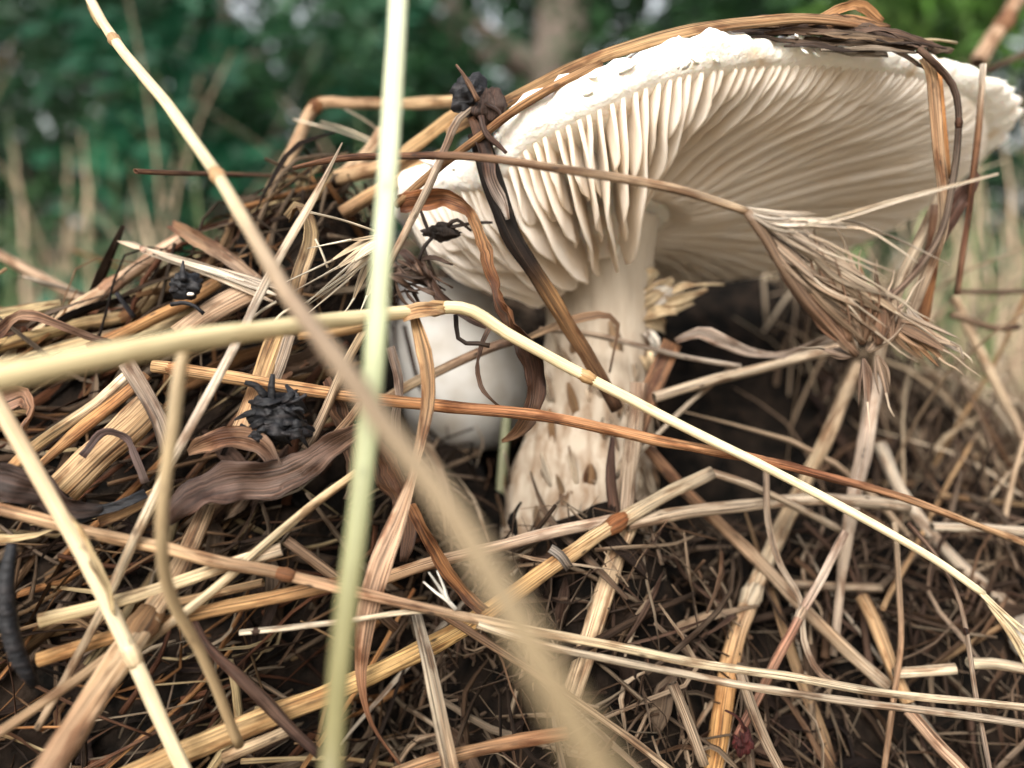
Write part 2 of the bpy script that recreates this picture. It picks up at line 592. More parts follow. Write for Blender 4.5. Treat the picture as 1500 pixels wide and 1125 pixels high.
def axis_samples():
    a = np.linspace(-.24, .26, 190)
    outer = np.geomspace(.006, 300, 42)
    return np.concatenate([(-.24 - outer)[::-1], a, .26 + outer])
def axis_samples_y():
    a = np.linspace(.06, .40, 150)
    o1 = np.geomspace(.006, 300, 40)
    return np.concatenate([(.06 - o1)[::-1], a, .40 + o1])
gx, gy = axis_samples(), axis_samples_y()
GX, GY = np.meshgrid(gx, gy)
GZ = H(GX, GY)
for i in range(GZ.shape[0]):
    for j in range(GZ.shape[1]):
        x, y = GX[i, j], GY[i, j]
        if abs(x) < 1 and -.3 < y < 1.5:
            GZ[i, j] += 0.0035 * mnoise.noise((x * 110, y * 110, 0)) + 0.004 * mnoise.noise((x * 40, y * 40, 5)) - .003
gv = np.stack([GX, GY, GZ], -1).reshape(-1, 3)
nxg = len(gx)
gf = []
for i in range(len(gy) - 1):
    for j in range(nxg - 1):
        a = i * nxg + j
        gf.append((a, a + 1, a + nxg + 1, a + nxg))
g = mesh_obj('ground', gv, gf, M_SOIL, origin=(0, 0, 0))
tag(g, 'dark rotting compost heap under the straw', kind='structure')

# ------------------------------------------------------------------ the large mushroom
NDOWN = np.array((.14, -.25, -1.0)); NDOWN /= np.linalg.norm(NDOWN)
UP = -NDOWN
CST = P(880, 335, .188)                         # centre of the stem's top
rim_px = [  # outer ends of the gills round the rim: photograph pixel and depth
    (598, 318, .172), (622, 296, .164), (662, 283, .158), (702, 280, .153), (730, 272, .150), (746, 246, .148),
    (775, 216, .146), (820, 190, .1445), (880, 160, .143), (940, 132, .142), (1000, 112, .1425), (1070, 102, .144),
    (1150, 97, .148), (1230, 99, .153), (1310, 108, .160), (1375, 124, .169), (1425, 150, .180), (1448, 190, .193),
    (1432, 240, .207), (1375, 293, .220), (1290, 345, .231), (1190, 384, .239), (1090, 408, .243), (980, 415, .243),
    (860, 415, .238), (760, 395, .228), (680, 385, .213), (622, 360, .193)]
rc = np.array([P(*q) for q in rim_px])
def px_of(p):
    return 750 + p[0] / p[1] * FPX
def front_left(p):
    """1 on the near left part of the rim, 0 on the right and far parts"""
    return float(np.interp(px_of(p), [930, 1080], [1, 0]) * np.interp(p[1], [.175, .20], [1, 0]))
def closed_spline(c, n):
    c = np.asarray(c)
    m = len(c)
    dense = []
    for i in range(m):
        p0, p1, p2, p3 = c[i - 1], c[i], c[(i + 1) % m], c[(i + 2) % m]
        for t in np.linspace(0, 1, 24, endpoint=False):
            dense.append(0.5 * ((2 * p1) + (-p0 + p2) * t + (2 * p0 - 5 * p1 + 4 * p2 - p3) * t * t + (-p0 + 3 * p1 - 3 * p2 + p3) * t ** 3))
    dense = np.array(dense)
    cl = np.vstack([dense, dense[:1]])
    s = np.concatenate([[0], np.cumsum(np.linalg.norm(np.diff(cl, axis=0), axis=1))])
    q = np.linspace(0, s[-1], n, endpoint=False)
    return np.stack([np.interp(q, s, cl[:, k]) for k in range(3)], 1)
def closed_spline_spaced(c, spacing):
    d = closed_spline(c, 1600)
    step = np.linalg.norm(np.roll(d, -1, 0) - d, axis=1)
    q = np.cumsum(step / np.array([spacing(p) for p in d]))
    n = int(q[-1])
    k = np.searchsorted(q, (np.arange(n) + .5) * q[-1] / n)
    return d[np.minimum(k, len(d) - 1)]
rim_g = closed_spline_spaced(rc, lambda p: .0021 + .0001 * front_left(p) + (.0008 if p[1] > .21 else 0))
NG = len(rim_g)
def rim_frame(p):
    o = p - CST
    o = o - (o @ NDOWN) * NDOWN
    return o / np.linalg.norm(o)
RS = .0125
ARCH = .003
def ceiling(p, t):
    s0 = CST + rim_frame(p) * RS + NDOWN * .0125 * front_left(p)
    return s0 + (p - s0) * t + UP * ARCH * math.sin(math.pi * t) ** 1.0

mush = thing('mushroom', 'large white mushroom with broad tilted cap, cream gills and shaggy stem', 'mushroom', tuple(P(850, 752, .186)))
# cap body: ceiling, torn rim, low dome
NR = 240
rim_c = closed_spline(rc, NR)
CC = rim_c.mean(0)
prof_n = 0
cv = []
for i, p in enumerate(rim_c):
    o = rim_frame(p)
    ph = i * 0.21
    nz = mnoise.noise((math.cos(i / NR * 6.283) * 6, math.sin(i / NR * 6.283) * 6, 1.7))
    nz2 = mnoise.noise((math.cos(i / NR * 6.283) * 22, math.sin(i / NR * 6.283) * 22, 4.2))
    th = .0050 + .0010 * nz + .0024 * front_left(p)
    row = []
    for t in (0.0, .18, .36, .54, .72, .88, .97):
        row.append(ceiling(p, t) + UP * .0002)
    row.append(p + o * .0006 + UP * .0004)
    rag = .0015 * nz2
    rt = float(np.interp(px_of(p), [1385, 1440], [0, 1])) * float(np.interp(p[1], [.195, .212], [1, 0])) * .0055   # the flaring lip at the right end
    row.append(p + o * (.0018 + .4 * rag + rt * .35) + UP * th * .22)
    row.append(p + o * (.0030 + rag + rt * .8) + UP * th * .5)
    row.append(p + o * (.0034 + 1.2 * rag + rt) + UP * th * .78)
    row.append(p + o * (.0022 + 1.5 * rag + rt * .6) + UP * (th + .0012 * nz2))
    row.append(p - o * (.001 - rag) + UP * (th + .0012 - .0008 * nz2))
    q0 = row[-1]
    ctr = CC + UP * .006
    for s in (.08, .2, .4, .62, .82):
        q = q0 + (ctr - q0) * s + UP * .008 * (1 - (1 - s) ** 2.2)
        row.append(q + UP * .0006 * mnoise.noise(tuple(q * 400)))
    prof_n = len(row)
    cv += row
# ragged lumps on the rim wall
cvn = np.array(cv).reshape(NR, prof_n, 3)
for i in range(NR):
    o = rim_frame(rim_c[i])
    for j in range(8, prof_n):
        q = cvn[i, j]
        cvn[i, j] = q + o * (.0009 * mnoise.noise(tuple(q * 300)) + .0006 * mnoise.noise(tuple(q * 900))) + UP * .0008 * mnoise.noise(tuple(q * 260 + 40)) * (1 if j > 9 else 0)
cv = list(cvn.reshape(-1, 3))
cf = []
for i in range(NR):
    k = (i + 1) % NR
    for j in range(prof_n - 1):
        cf.append((i * prof_n + j, k * prof_n + j, k * prof_n + j + 1, i * prof_n + j + 1))
apex = len(cv)
cv.append(CC + UP * (.006 + .008))
cf += [(i * prof_n + prof_n - 1, ((i + 1) % NR) * prof_n + prof_n - 1, apex) for i in range(NR)]
bot = len(cv)
cv.append(CST + UP * .0002)
cf += [(((i + 1) % NR) * prof_n, i * prof_n, bot) for i in range(NR)]
cap = mesh_obj('cap', cv, cf, M_FLESH, mush)
tag(cap, 'white cap with torn ragged rim')

def gill_mesh(p, t0, G, idx, peak=.32):
    """one lamella from the rim (t=1) towards the stem (t=t0)"""
    n = 15
    o = rim_frame(p)
    side = np.cross(o, UP)
    V, F = [], []
    ph = idx * 3.7
    for i in range(n):
        u = i / (n - 1)
        t = 0.995 + (t0 - 0.995) * u
        c = ceiling(p, t)
        # height: rises fast from the rim, belly in the middle, rounded inner end
        g = G * (math.sin(math.pi / 2 * min(1, u / peak)) ** .8) * (1 - .25 * u) * (max(0.0, 1 - u ** 7)) ** .5 + .0003
        g *= 1 + .10 * mnoise.noise((u * 4 + ph, idx * .31, 2.0))
        lat = .0017 * u * (1.2 - u) * 2 * mnoise.noise((u * 3.0 + ph, 1.3, idx * .7))
        lat2 = lat + .0010 * mnoise.noise((u * 5 + ph, 7.7, idx * .5)) * min(1, u * 5)
        th = (.00044 + .00003 * front_left(p)) * (0.55 + .45 * math.sin(math.pi * min(1, .15 + u)))
        V += [c + UP * .0006 - side * (th * 1.25 - lat), c + NDOWN * g * .55 - side * (th - (lat + lat2) / 2), c + NDOWN * g * .97 - side * (th * .6 - lat2),
              c + NDOWN * g + side * lat2, c + NDOWN * g * .97 + side * (th * .6 + lat2), c + NDOWN * g * .55 + side * (th + (lat + lat2) / 2), c + UP * .0006 + side * (th * 1.25 + lat)]
    for i in range(n - 1):
        for j in range(6):
            a = i * 7 + j
            F.append((a, a + 1, a + 8, a + 7))
    F.append(tuple(range(6, -1, -1)))
    F.append(tuple((n - 1) * 7 + j for j in range(7)))
    return V, F
for i in range(NG):
    p = rim_g[i]
    m = i % 4
    L0 = np.linalg.norm(p - CST)
    if m == 0:
        t0, G = .05, .0098
    elif m == 2:
        t0, G = .22 + .12 * rng.random(), .0088
    else:
        t0, G = .50 + .16 * rng.random(), .0062
    fl = front_left(p)
    G *= (0.75 + .25 * min(1.5, L0 / .06)) * rng.uniform(.93, 1.06)
    G *= (.58 + 1.19 * fl) * float(np.interp(p[1], [.20, .225], [1, .5]))
    jit = rim_g[(i + 1) % NG] - p
    V, F = gill_mesh(p + jit * rng.uniform(-.18, .18), t0, G, i, .34 + .26 * fl)
    mesh_obj('gill', V, F, M_GILL, cap)

# stem: tapered, leaning, with shaggy fibres and a torn ring
s_top, s_bot = CST + UP * .002, P(848, 850, .186)
NS, NSIDE = 40, 40
sv = []
for i in range(NS):
    u = i / (NS - 1)
    c = s_top + (s_bot - s_top) * u + np.array((.0012, 0, 0)) * math.sin(u * 5)
    r = np.interp(u, [0, .10, .32, .5, .71, .85, 1], [.0136, .0126, .0122, .0138, .0164, .0172, .0172])
    for j in range(NSIDE):
        a = j / NSIDE * 2 * math.pi
        d = np.array((math.cos(a), math.sin(a), 0))
        low = np.interp(u, [.36, .58], [.15, 1.3])
        rr = r + low * (.0012 * mnoise.noise((d[0] * 5, d[1] * 5, c[2] * 130)) + .0010 * mnoise.noise((d[0] * 14, d[1] * 14, c[2] * 260)))
        sv.append(c + d * rr)
sf = []
for i in range(NS - 1):
    for j in range(NSIDE):
        k = (j + 1) % NSIDE
        sf.append((i * NSIDE + j, (i + 1) * NSIDE + j, (i + 1) * NSIDE + k, i * NSIDE + k))
sf.append(tuple((NS - 1) * NSIDE + j for j in range(NSIDE)))
stem = mesh_obj('stem', sv, sf, M_STEM, mush)
tag(stem, 'pale stem, shaggy with brown fibres lower down')

def flake(base, along, out, w, l, peel, col):
    """a thin peeling scale: pointed tongue that leaves the surface at its free end"""
    side = np.cross(along, out)
    side /= np.linalg.norm(side)
    V, U = [], []
    prof = [(0, .8), (.35, 1), (.7, .75), (1, .12)]
    for (u, ww) in prof:
        c = base + along * l * u + out * (peel * u ** 1.6)
        for sx, so in ((-1, 0), (0, .18), (1, 0)):
            V.append(c + side * sx * w / 2 * ww + out * so * w)
            U.append((sx * w / 2, l * u))
        V.append(c - out * .0003); U.append((0, l * u))
    F = []
    for i in range(3):
        for j in range(4):
            k = (j + 1) % 4
            F.append((i * 4 + j, i * 4 + k, (i + 1) * 4 + k, (i + 1) * 4 + j))
    F += [(3, 2, 1, 0), (12, 13, 14, 15)]
    return np.array(V), F, np.array(U) + rng.uniform(0, 2, 2)
def stem_pt(u, a):
    i = int(round(u * (NS - 1))); j = int(round(a / (2 * math.pi) * NSIDE)) % NSIDE
    return np.array(sv[i * NSIDE + j])
for i in range(110):
    u = rng.uniform(.36, .86)
    a = rng.uniform(math.pi * .95, math.pi * 2.05)
    p = stem_pt(u, a)
    out = np.array((math.cos(a), math.sin(a), 0))
    sd_ = np.array((-out[1], out[0], 0))
    dn = np.array((0, 0, -1.0 if rng.random() < .7 else 1.0)) + sd_ * rng.normal(0, .25)
    l = rng.uniform(.003, .009)
    pe = rng.uniform(.0002, .0013)
    pth = smooth_path([p - out * .0004, p + dn * l * .5 + out * .0002, p + dn * l + out * pe], .0012, 9, 6)
    col = [(.58, .49, .38), (.38, .25, .14), (.46, .34, .22), (.66, .58, .47), (.62, .52, .40)][int(rng.integers(5))]
    v, f, uu = sweep(pth, np.array([.6, 1, .9, .3]) * rng.uniform(.0012, .0034), .0003, 0, 8, .12, ref=tuple(out), edge=.35)
    mesh_obj('scale', v, f, M_LEAF, stem, uu, np.tile(col, (len(v), 1)))
# torn ring remnants hanging on the right side of the stem
for (px, py, ex, ey, w) in ((936, 452, 985, 410, 26), (934, 446, 1002, 428, 28), (938, 470, 988, 460, 24), (930, 440, 962, 398, 24), (940, 462, 1015, 445, 16), (934, 476, 962, 520, 28), (940, 500, 955, 560, 24), (944, 452, 1035, 424, 18), (936, 456, 975, 438, 34), (934, 464, 972, 486, 30), (930, 436, 985, 420, 22), (928, 480, 945, 535, 26), (938, 448, 1060, 418, 12)):
    a, b = P(px - 8, py, .183), P(ex, ey, .180 + rng.uniform(0, .006))
    mid = (a + b) / 2 + np.array((0, -.003, rng.uniform(-.001, .002)))
    path = smooth_path([a, mid, b], .001, 20)
    col = (.80, .66, .45) if rng.random() < .6 else (.85, .80, .72)
    v, f, uu = sweep(path, [w * .16 / FPX, w * .18 / FPX, w * .06 / FPX], .0006, rng.uniform(-.5, .5), 12, .2, edge=.5, crumple=.0008)
    mesh_obj('ring_shred', v, f, M_LEAF, stem, uu, np.tile(col, (len(v), 1)))
# loose white flecks sitting on the rim
for i in range(70):
    k = int(rng.integers(NR))
    if rim_c[k][1] > .16:
        continue
    o = rim_frame(rim_c[k])
    p = cvn[k, int(rng.integers(8, 11))]
    al = UP * rng.uniform(-1, 1) + np.cross(o, UP) * rng.normal(0, .8)
    al -= (al @ o) * o; al /= np.linalg.norm(al)
    v, f, uu = flake(p - o * .0003, al, o, rng.uniform(.001, .0022), rng.uniform(.0015, .004), rng.uniform(.0004, .0014), None)
    mesh_obj('fleck', v, f, M_FLESH, cap)

# ------------------------------------------------------------------ the button mushroom behind it
def lathe_blob(center, axis_h, prof, n=36, lump=.0006, seed=0):
    V, F = [], []
    for i, (r, z) in enumerate(prof):
        for j in range(n):
            a = j / n * 2 * math.pi
            d = np.array((math.cos(a), math.sin(a), 0))
            rr = r + lump * mnoise.noise((d[0] * 2 + seed, d[1] * 2, z * 90)) * (1 if r > .002 else 0)
            V.append(np.asarray(center) + d * rr + np.array((0, 0, z)) + np.asarray(axis_h) * z)
    m = len(prof)
    for i in range(m - 1):
        for j in range(n):
            k = (j + 1) % n
            F.append((i * n + j, i * n + k, (i + 1) * n + k, (i + 1) * n + j))
    F.append(tuple(range(n - 1, -1, -1)))
    F.append(tuple((m - 1) * n + j for j in range(n)))
    return V, F
bc = P(650, 540, .216)
btn = thing('button_mushroom', 'smooth button mushroom with shade put into its greyish-white colour, half hidden under the big cap', 'mushroom', tuple(bc + np.array((0, 0, -.032))))
prof = [(.0004, .0215)] + [(.0228 * math.cos(a) ** .8, .0238 * math.sin(a)) for a in np.linspace(1.45, -1.1, 22)] + [(.007, -.0212)]
V, F = lathe_blob(bc, (-.12, 0, 0), prof[::-1])
mesh_obj('cap', V, F, M_BUTTON, btn)
V, F = lathe_blob(bc, (0, 0, 0), [(.0105, -.036), (.0098, -.03), (.009, -.022), (.0088, -.014)], 24)
mesh_obj('stem', V, F, M_STEM, btn)

# ------------------------------------------------------------------ straws, leaves and ears one can pick out
PALE = (.66, .54, .33); CREAM = (.74, .64, .44); TAN = (.50, .35, .20); ORANGE = (.52, .30, .12); GREY = (.34, .27, .20)
BROWN = (.22, .125, .07); DARK = (.075, .045, .03); BLACK = (.012, .012, .015); PINK = (.52, .37, .26); GREEN = (.50, .58, .34); OLIVE = (.42, .38, .16)
ASH = (.55, .48, .39); RUST = (.30, .15, .075)

def to_world(pts, off=.006):
    """photograph pixels -> points. A third number is a depth; without any, the stalk lies straight on the heap"""
    pp = [tuple(p) for p in pts]
    xy = np.array([p[:2] for p in pp], float)
    s = np.concatenate([[0], np.cumsum(np.linalg.norm(np.diff(xy, axis=0), axis=1))])
    known = [(s[i], 1.0 / p[2]) for i, p in enumerate(pp) if len(p) > 2]
    if known:
        inv = np.interp(s, [k[0] for k in known], [k[1] for k in known])
    else:
        ss = np.linspace(0, s[-1], 14)
        q = np.stack([np.interp(ss, s, xy[:, k]) for k in range(2)], 1)
        dd = np.array([(surf_depth(*a) or np.nan) for a in q])
        ok = ~np.isnan(dd)
        if ok.sum() < 2:
            dd[:] = .172; ok[:] = True
        A = np.polyfit(ss[ok], 1 / dd[ok], 1)
        lin = np.polyval(A, ss)
        shift = np.max(1 / (dd[ok] - off * .35) - lin[ok])
        inv = np.polyval(A, s) + max(0, min(shift, .8))
        inv = np.maximum(inv, 1 / np.interp(s, ss[ok], dd[ok]) * 0 + inv)
    d = 1 / inv
    return np.array([P(x, y, k) for (x, y), k in zip(xy, d)]), d

LASTD = {}
def jitter(path, amp):
    if not amp:
        return path
    ph = rng.uniform(0, 50)
    L = np.concatenate([[0], np.cumsum(np.linalg.norm(np.diff(path, axis=0), axis=1))])
    out = path.copy()
    for i in range(len(path)):
        for k in range(3):
            out[i, k] += amp * mnoise.noise((L[i] * 60 + ph, k * 7.3, 0))
    return out

def shade(cols, N, n, extra):
    """colour along a strand from a list of colours"""
    cols = np.atleast_2d(np.array(cols, float))
    c = np.stack([np.interp(np.linspace(0, 1, N), np.linspace(0, 1, len(cols)), cols[:, k]) if len(cols) > 1 else np.full(N, cols[0, k]) for k in range(3)], 1)
    full = np.repeat(c, n, 0)
    if extra:
        full = np.vstack([full, np.tile(c[0] * .45, (extra[0], 1)), np.tile(c[-1] * .45, (extra[1], 1))])
    return full

def stalk(name, label, pts, w, col, cat='straw', off=.006, kind='round', mat=None, nodes=(), taper=None, hollow=(True, True), twist=0.0, cup=.12,
          jit=.0003, flat=1.0, parts=None, group=None, parent=None, thick=.00035, edge=0.0, ncol=None, crumple=None):
    """one picked-out strand. w in photograph pixels at its own depth; nodes = positions (0..1) of joints"""
    wp, d = to_world(pts, off)
    wm = w * float(np.mean(d)) / FPX
    if crumple is None:
        crumple = min(.0017, wm * .42) if edge >= .2 else 0.0
    path = jitter(smooth_path(wp, .001 if crumple else .0022, 90), jit)
    tp = np.array(taper if taper is not None else (1, 1), float)
    n = 15 if kind == 'round' else (18 if crumple else 10)
    mt = mat or (M_STRAW if kind == 'round' else M_LEAF)
    if kind == 'round':
        v, f, u = sweep(path, tp * wm, tp * wm * flat, twist, n, 0, hollow=hollow, wob=.10 if mt is M_FRESH else .24, rib=.025 if mt is M_FRESH else .06)
        extra = (2 * n * hollow[0], 2 * n * hollow[1])
    else:
        v, f, u = sweep(path, tp * wm, thick, twist, n, cup, edge=edge, wob=.12, crumple=crumple)
        extra = (0, 0)
    cc = shade(col, len(path), n, extra)[:len(v)]
    mt = mat or (M_STRAW if kind == 'round' else M_LEAF)
    if not nodes and not parts:
        o = mesh_obj(name, v, f, mt, parent, u, cc)
        if parent is None:
            tag(o, label, cat, group)
        return o
    root = thing(name, label, cat, tuple(path[0]), group)
    mesh_obj('stem', v, f, mt, root, u, cc)
    for t in nodes:
        k = int(round(t * (len(path) - 1)))
        k = min(max(k, 1), len(path) - 2)
        T = path[k + 1] - path[k - 1]; T /= np.linalg.norm(T)
        wk = float(np.interp(t, np.linspace(0, 1, len(tp)), tp)) * wm
        pn = [path[k] + T * wk * q for q in (-.8, -.4, -.1, .15, .4, .8)]
        v, f, u = sweep(np.array(pn), [wk * 1.01, wk * 1.12, wk * 1.30, wk * 1.22, wk * 1.12, wk * 1.01], [wk * flat * 1.01, wk * flat * 1.12, wk * flat * 1.3, wk * flat * 1.22, wk * flat * 1.12, wk * flat * 1.01], 0, 12)
        base = np.array(ncol if ncol else np.atleast_2d(np.array(col, float))[0] * np.array((.62, .48, .38)))
        mesh_obj('node', v, f, mt, root, u, np.tile(base, (len(v), 1)))
    for fn in (parts or ()):
        fn(root)
    return root

def blade_part(name, pts, w, col, **kw):
    def f(root):
        stalk(name, None, pts, w, col, kind='blade', parent=root, **kw)
    return f
def round_part(name, pts, w, col, **kw):
    def f(root):
        stalk(name, None, pts, w, col, parent=root, **kw)
    return f

# --- foreground, out of focus
stalk('green_grass_stem', 'pale green upright grass stem fading to olive, standing before the mushroom', [(584, -40, .100), (578, 100), (570, 220), (557, 420), (545, 560), (522, 780), (500, 950), (484, 1135, .082), (470, 1300, .076)], 31, [(.58, .61, .46), (.53, .58, .42), (.42, .46, .29), (.24, .23, .115), (.19, .165, .08)], 'grass stem', mat=M_FRESH, hollow=(False, False), jit=.0001, flat=.6)
stalk('jointed_straw', 'thick jointed straw slanting down across everything, blurred brown lower end', [(118, -30, .152), (160, 48), (205, 105), (254, 163, .125), (335, 285, .112), (420, 428, .092), (485, 515, .078), (560, 620, .066), (640, 722, .057), (720, 845, .050), (795, 975, .0445), (880, 1130, .039), (960, 1290, .034)], 27, [(.66, .56, .37), (.68, .58, .38), (.62, .57, .38), (.42, .33, .23), (.28, .21, .15), (.28, .22, .145), (.27, .21, .12)], mat=M_FRESH, nodes=(.135, .405), hollow=(False, False), jit=.0002, taper=(.85, .95, 1, 1.05),
      parts=(round_part('side_bud', [(150, 40, .150), (136, 18, .149), (128, -8, .148)], 9, PALE), ))
stalk('bent_yellow_straw', 'long bright yellow straw bent over at a joint, with a hanging leaf and frayed tip', [(-60, 562, .076), (0, 553, .078), (110, 530, .083), (250, 503, .092), (410, 480, .107), (520, 466, .121), (600, 456, .131), (682, 452, .135), (745, 490, .136), (820, 532, .137), (910, 578, .138), (1000, 625, .139), (1130, 688, .140), (1250, 752, .141), (1370, 820, .142), (1440, 870, .142)], 20.5, [(.70, .60, .38), (.70, .60, .38), (.72, .62, .40), (.76, .66, .44), (.76, .67, .46), (.72, .63, .44)], mat=M_FRESH, nodes=(.40, .56), hollow=(False, False), jit=.00015, taper=(1.3, 1.25, 1.1, .95, .8, .75, .6),
      parts=(blade_part('leaf_blade', [(606, 460, .1325), (614, 490, .131), (625, 540, .1295), (627, 590, .129), (622, 625, .1285), (608, 690, .128), (585, 760, .127), (556, 830, .1265), (540, 890, .127), (531, 950, .128), (530, 1000, .129), (545, 1060, .130), (590, 1125, .131)], 30, [(.55, .38, .20), (.52, .34, .18), (.62, .46, .32), (.58, .42, .30), (.52, .36, .25), (.40, .22, .12), (.34, .18, .10)], taper=(.45, .85, .75, .5, .8, 1.2, 1.2, 1.1, .75, .4, .25, .2), twist=(.2, -.3, -.4, .9, .5, -.1, -.2, .2, .6, 1.0), cup=.18, edge=.1),
             blade_part('leaf_sheath', [(588, 462, .1295), (612, 455, .1298), (650, 452, .1325)], 24, [(.66, .44, .24), (.70, .54, .34)], taper=(.9, 1, .7), cup=.3),
             *[round_part('awn', [(1428 + k, 858 + k, .142), (1462 + 3 * k, 890 + k * a, .141), (1515 + 2 * k, 930 + k * a * 2.2, .140)], 5, CREAM, taper=(1.6, 1.2, .3), hollow=(False, False)) for k, a in ((0, 1), (3, 3), (6, 5), (9, 5), (12, 6))]))
stalk('upright_dry_stem', 'blurred thin tan stem hanging upright before the heap at left', [(280, 480, .098), (266, 530), (248, 650, .096), (236, 770, .098), (243, 860, .104), (290, 950, .112), (330, 1035, .118), (352, 1090, .122)], 17, [(.52, .42, .27), (.45, .35, .22), (.40, .30, .18)], mat=M_FRESH, hollow=(False, False))
# --- long straws across the picture
stalk('rust_straw', 'thin rust-brown ribbed straw running under the yellow straw', [(225, 536, .139), (330, 551, .138), (480, 576), (650, 594), (800, 612, .1395), (920, 636), (1050, 662, .1425), (1120, 675), (1300, 722, .147), (1400, 757), (1500, 796, .150), (1600, 840, .154)], 16, [(.60, .42, .22), (.58, .36, .18), (.50, .26, .12), (.56, .34, .18), (.30, .14, .07), (.50, .34, .20), (.52, .38, .24)], taper=(1.15, 1.1, 1, .95, .8, .65, .6), nodes=(.02,))
stalk('knotted_straw', 'tan straw with a dark joint, running from the pale slanting straw to far right', [(-60, 735, .120), (0, 748, .121), (130, 779), (240, 803), (338, 828, .124), (400, 838), (480, 856, .125), (560, 876), (650, 896, .1265), (760, 921), (900, 947, .129), (1100, 984, .132), (1250, 1008), (1500, 1035, .137), (1650, 1050, .140)], 15, [(.52, .36, .22), (.55, .40, .25), (.42, .28, .18), (.62, .52, .36), (.62, .54, .40), (.52, .44, .33), (.50, .42, .32)], taper=(1.1, 1.25, 1.0, .9, .85, .8, .8), nodes=(.255,))
stalk('split_straw', 'grey split straw lying close along the underside of the knotted straw', [(700, 915, .1265), (800, 946, .128), (920, 972, .129), (1100, 1005, .132), (1250, 1028, .134), (1440, 1052, .136), (1600, 1072, .140)], 11, [(.58, .50, .38), (.48, .41, .32), (.42, .35, .28)])
stalk('thin_straw', 'thin whitish straw with a dark knobbed tip by the hanging leaf', [(352, 926, .1245), (430, 919), (510, 910), (590, 897, .1265), (640, 893, .127)], 8.5, [(.62, .55, .44), (.60, .52, .40)], nodes=(.03,), ncol=(.10, .06, .04))
stalk('pale_straw', 'pale straw slanting down at far left with a torn sheath', [(-50, 505, .108), (0, 598, .110), (60, 703, .112), (130, 828, .114), (182, 938, .116), (232, 1050, .118), (285, 1160, .120)], 23, [(.66, .52, .36), (.68, .55, .38), (.74, .64, .46), (.70, .60, .42)], mat=M_FRESH, nodes=(.69,), ncol=(.62, .50, .34), jit=.0002, flat=.8,
      parts=(blade_part('torn_sheath', [(88, 742, .1135), (112, 775, .113), (135, 815, .1135), (158, 862, .114), (168, 900, .1148)], 17, PALE, taper=(.5, 1, 1, .7, .3), cup=.3, edge=.2),))
stalk('grey_pointed_straw', 'slim silvery straw with a pointed tip slanting down from the heap top', [(501, 210, .136), (455, 298, .133), (400, 393, .129), (350, 492, .126), (298, 592, .123), (250, 680, .121), (205, 770, .121), (160, 868, .122), (100, 985, .122), (55, 1068, .122)], 14, [(.56, .47, .36), (.52, .43, .33), (.62, .56, .48), (.52, .44, .36), (.66, .58, .44), (.50, .40, .28), (.36, .28, .2)], taper=(.15, .9, 1, 1, 1, 1, 1.1, 1, .9, .8), hollow=(False, True), flat=.6)
stalk('slim_straw', 'slim pale straw crossing behind the knotted straw below the shrivelled leaf', [(522, 692, .131), (450, 746), (378, 808, .127), (330, 850), (215, 940, .1235), (150, 992, .122)], 13, [(.55, .42, .26), (.62, .52, .36), (.64, .54, .38), (.50, .40, .28)])
stalk('short_cream_straw', 'short cream straw with a snapped end under the knotted straw', [(56, 912, .1225), (140, 890), (230, 862), (330, 828), (412, 803, .1285)], 19, [(.64, .52, .32), (.68, .56, .36), (.74, .62, .42), (.70, .58, .44)], flat=.7)
stalk('amber_straw', 'amber-brown spotted straw below the short cream straw', [(58, 968, .1235), (170, 934), (300, 897), (420, 872), (500, 855, .1295)], 20, [(.50, .32, .14), (.46, .28, .12), (.52, .34, .16), (.40, .24, .12)], flat=.7)
stalk('thick_golden_straw', 'thick golden straw rising from lower left to a joint below the stem', [(170, 1150, .124), (280, 1098, .126), (400, 1046, .129), (500, 1008), (600, 960, .135), (680, 918), (745, 876, .142), (820, 822, .147), (905, 766, .153), (960, 733, .156), (1042, 693, .160)], 27, [(.52, .36, .18), (.58, .42, .22), (.60, .42, .20), (.62, .44, .20), (.60, .40, .17), (.56, .40, .22), (.52, .44, .32), (.48, .40, .30)], nodes=(.80,), taper=(1.2, 1.15, 1.05, 1, 1, .95, .9, .8), ncol=(.34, .16, .06), flat=.8)
stalk('broken_side_straw', 'greyish straw folded down to the right from the golden straw tip', [(1042, 692, .160), (1090, 708, .160), (1150, 735, .162), (1230, 775, .166)], 12, [(.46, .38, .29), (.40, .33, .25)])
stalk('pinkish_straw', 'pinkish weathered straw passing behind the golden straw joint', [(560, 848, .1425), (640, 824, .145), (760, 793, .149), (905, 760, .156)], 17, [(.50, .34, .2), (.52, .38, .27), (.58, .46, .36), (.55, .45, .36)])
stalk('long_grey_straw', 'weathered grey straw running right from the golden straw joint', [(918, 770, .1545), (1000, 752, .158), (1110, 738, .162), (1220, 732, .166), (1330, 742, .170)], 18, [(.60, .50, .38), (.48, .40, .31), (.52, .44, .35), (.44, .37, .29)])
stalk('broad_stalk', 'broad ribbed tan stalk, blurred at its lower end, crossing the pale straw', [(305, 740, .131), (255, 845, .127), (198, 935, .121), (130, 1035, .112), (65, 1135, .104), (20, 1210, .098)], 40, [(.46, .34, .22), (.50, .37, .24), (.54, .42, .28), (.40, .27, .17), (.42, .30, .20)], taper=(.6, .9, 1.1, 1, 1), flat=.5, nodes=(.40,), ncol=(.36, .23, .12))
stalk('leaning_stalk', 'tan flattened stalk hanging below the golden straw joint', [(922, 760, .157), (892, 850, .152), (862, 940, .148), (835, 1024, .145)], 29, [(.56, .44, .30), (.62, .48, .32), (.56, .44, .31)], flat=.4)
